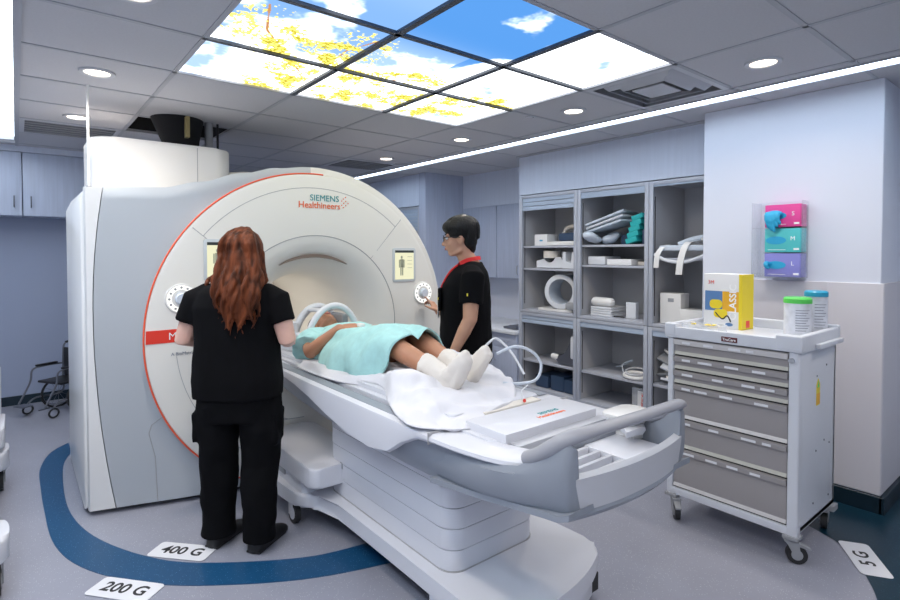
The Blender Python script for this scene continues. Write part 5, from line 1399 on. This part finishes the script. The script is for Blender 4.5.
# gown
def gown():
    rings = []
    tb = [  # y, centre x, half width, top z, extra drop to the near side
        (3.135, 1.57, .10, .985, 0), (3.10, 1.57, .165, 1.03, 0), (3.02, 1.57, .195, 1.062, 0), (2.90, 1.57, .205, 1.075, 0), (2.75, 1.57, .21, 1.075, 0),
        (2.60, 1.565, .215, 1.085, .01), (2.45, 1.565, .215, 1.118, .02), (2.34, 1.565, .200, 1.142, .0), (2.26, 1.57, .19, 1.138, .0), (2.19, 1.575, .180, 1.118, .0)]
    P_ = []
    for i in range(len(tb) - 1):
        for k in range(8): P_.append([lerp(a, c_, k / 8) for a, c_ in zip(tb[i], tb[i + 1])])
    P_.append(list(tb[-1]))
    for j, (y, cx, hw, zt, ex_) in enumerate(P_):
        ring = []; n = 56
        for k in range(n + 1):
            t_ = PI * k / n; c_, s2 = math.cos(t_), math.sin(t_)
            x = cx - (hw + .012 + (ex_ if c_ > 0 else ex_ * .6)) * c_ * (1 + .07 * (1 - s2) ** 2)
            kn = smooth((2.62 - y) / .25)
            zz = .872 + (zt - .872) * (s2 ** (.62 + .1 * kn)) - kn * .045 * math.exp(-((x - 1.57) / .035) ** 2)
            yy = y + .05 * smooth((.35 - s2) / .35) * smooth((2.4 - y) / .15)
            f = .022 * math.sin(34 * (x + .55 * yy) + 3 * noise.noise(Vector((x * 5, yy * 5, 0)))) * (.25 + .75 * (1 - s2 * .7)) + .014 * noise.noise(Vector((x * 13, yy * 9, zz * 9)))
            ring.append(Vector((x - f * c_, yy, zz + f * s2 * .8)))
        inner = [Vector((p.x + (.006 if i < n / 2 else -.006), p.y, max(.871, p.z - .006))) for i, p in enumerate(ring)]
        rings.append(ring + inner[::-1])
    return B().loft(rings)
out('gown', gown(), 'gown', pt, ang=80)
# wide short sleeves
def sleeve(s_):
    b = B()
    sh = Vector((1.57 + s_ * .165, 3.085, .965)); e = Vector((1.57 + s_ * .245, 2.985, .930))
    if s_ > 0: e = Vector((1.57 + s_ * .225, 2.90, .93))
    b.tube([Vector((1.57 + s_ * .09, 3.08, .975)), sh, sh.lerp(e, .5), e], [.070, .080, .085, .088], 26)
    b = displace(fuse(b, .006, 3), wrinkle(.012, 14, 8))
    for v in b.bm.verts: v.co.z = max(v.co.z, .872)
    return b
sv = out('sleeve', sleeve(-1), 'gown', pt, ang=80); out('sleeve', sleeve(1), 'gown', pt, ang=80)
out('finger_clip', B().box(1.515, 1.545, 2.675, 2.725, 1.075, 1.097, .008, 3), 'white', pt)
# head coil over the patient's head
hc = thing('head_coil', 'white arched head coil frame around the patient\'s head', 'coil', (1.57, 3.25, .869))
def arch(y, rx, zt, r, lean=0):
    return B().tube([(1.575 - rx * math.cos(a), y + lean * math.sin(a), .885 + (zt - .885) * math.sin(a)) for a in [PI * k / 28 for k in range(29)]], r, 14, round_ends=True)
out('front_arch', arch(3.14, .185, 1.165, .020, -.02), 'white2', hc)
out('rear_arch', arch(3.37, .165, 1.14, .024), 'white2', hc)
out('side_bar', B().tube([(1.40, 3.14, .96), (1.415, 3.37, .97)], .020, 12), 'white2', hc)
out('side_bar', B().tube([(1.75, 3.14, .96), (1.735, 3.37, .97)], .020, 12), 'white2', hc)
out('top_bar', B().tube(catmull([(1.50, 3.13, 1.135), (1.50, 3.25, 1.13), (1.51, 3.37, 1.12)], 4), .013, 10).tube(catmull([(1.66, 3.13, 1.135), (1.66, 3.25, 1.13), (1.65, 3.37, 1.12)], 4), .013, 10), 'white2', hc)
out('head_pad', B().box(1.655, 1.70, 3.16, 3.34, .90, 1.10, .018, 3), 'grey', hc, label='grey foam pad on the far side of the head')
out('pillow', B().box(1.45, 1.69, 3.15, 3.40, .895, .935, .018, 3), 'white', hc)
out('cradle', B().prism(rrect(1.40, 1.74, 3.12, 3.42, .04), 'z', .8685, .90, .006), 'white2', hc)
out('coil_block', B().prism(rrect(1.35, 1.42, 3.30, 3.46, .02), 'z', .870, 1.05, .01), 'white2', hc)
# sheet
bd_poly = [(1.245, 2.95), (1.235, 2.70), (1.265, 2.44), (1.34, 2.2), (1.25, 1.97), (1.175, 1.79), (1.15, 1.64), (1.23, 1.53), (1.35, 1.475), (1.45, 1.545), (1.545, 1.56), (1.66, 1.60), (1.79, 1.72), (1.86, 1.88), (1.905, 2.05), (1.90, 2.35), (1.84, 2.6), (1.82, 2.95)]
bp = [(p.x, p.y) for p in catmull([(x, y, 0) for x, y in bd_poly] + [(bd_poly[0][0], bd_poly[0][1], 0)], 6)]
ymin, ymax = 1.475, 2.95
def xr(y):
    xs = []
    for (x0, y0), (x1, y1) in zip(bp, bp[1:]):
        if (y0 - y) * (y1 - y) <= 0 and abs(y1 - y0) > 1e-9: xs.append(lerp(x0, x1, (y - y0) / (y1 - y0)))
    return (min(xs), max(xs)) if xs else (1.35, 1.36)
def sh_h(x, y):
    base = .874 if x > 1.30 else .874 - .030 * smooth((1.30 - x) / .05)
    if y < 1.72: base -= .022 * smooth((1.72 - y) / .1)
    h_ = .085 * math.exp(-((x - 1.79) / .09) ** 2 - ((y - 2.12) / .22) ** 2) + .055 * math.exp(-((x - 1.40) / .10) ** 2 - ((y - 2.02) / .18) ** 2) + .035 * math.exp(-((x - 1.58) / .12) ** 2 - ((y - 1.93) / .12) ** 2)
    h_ += .05 * math.exp(-((x - 1.60) / .2) ** 2 - ((y - 2.3) / .16) ** 2) + .03 * math.exp(-((x - 1.75) / .08) ** 2 - ((y - 1.85) / .1) ** 2)
    k = smooth((2.45 - y) / .2) * (.35 + .65 * smooth((y - 1.5) / .1))
    r_ = math.hypot(x - 1.9, y - 2.4)
    fold = (abs(noise.noise(Vector((x * 4.0 + 1, y * 4.0, 2)))) * .045 + (.5 + .5 * math.sin(r_ * 42 + 5 * noise.noise(Vector((x * 4, y * 4, 7))))) ** 2 * .018 + abs(noise.noise(Vector((x * 11, y * 11, 4)))) * .018) * k
    return base + h_ * smooth((y - 1.55) / .15) * smooth((2.6 - y) / .2) + fold + .003
NX_, NY_ = 90, 170
rows = []
for j in range(NY_ + 1):
    y = lerp(ymin + .004, ymax - .004, j / NY_); a, c_ = xr(y); row = []
    for i in range(NX_ + 1):
        u = i / NX_; x = lerp(a, c_, u); e = min(u, 1 - u) * (c_ - a); e2 = min(e, y - ymin)
        z = sh_h(x, y); z0 = .851 if x < 1.31 else .872
        if y < 1.74: z0 = .851
        z = lerp(z0, z, smooth(e2 / .03 + .15))
        row.append(Vector((x, y, z)))
    rows.append(row)
b = B(); b.loft([r + [p - Vector((0, 0, .004)) for p in r[::-1]] for r in rows])
o = out('bed_sheet', b, 'sheet', ang=80); tag(o, 'rumpled white sheet bunched under the patient\'s legs and feet', 'sheet')
# tubing and lead by the feet
o = out('clear_tube', B().tube(catmull([(1.72, 1.92, 1.00), (1.74, 1.86, 1.07), (1.80, 1.86, 1.085), (1.84, 1.80, 1.02), (1.85, 1.73, .93)], 8), .006, 8), 'white2', ang=80); tag(o, 'short pale tube arching up behind the patient\'s toes', 'tube')
o = out('loop_tube', B().tube(catmull([(1.70, 1.76, 1.04), (1.78, 1.72, 1.07), (1.86, 1.69, 1.04), (1.90, 1.67, .98), (1.87, 1.67, .915), (1.80, 1.70, .90), (1.74, 1.76, .90)], 8), .007, 8), 'coil', ang=80); tag(o, 'pale plastic tube looping beside the sheet right of the patient\'s feet', 'tube')
t = thing('sensor_lead', 'thin white sensor lead with a tiny red tip lying by the foot board', 'lead', (1.72, 1.6, .85))
out('lead', B().tube(catmull([(1.80, 1.66, .90), (1.75, 1.65, .885), (1.70, 1.60, .885), (1.66, 1.55, .878)], 6), .003, 6), 'white2', t)
out('tip', B().cyl((1.66, 1.55, .8785), (1.652, 1.543, .8785), .007, n=10), 'red', t)
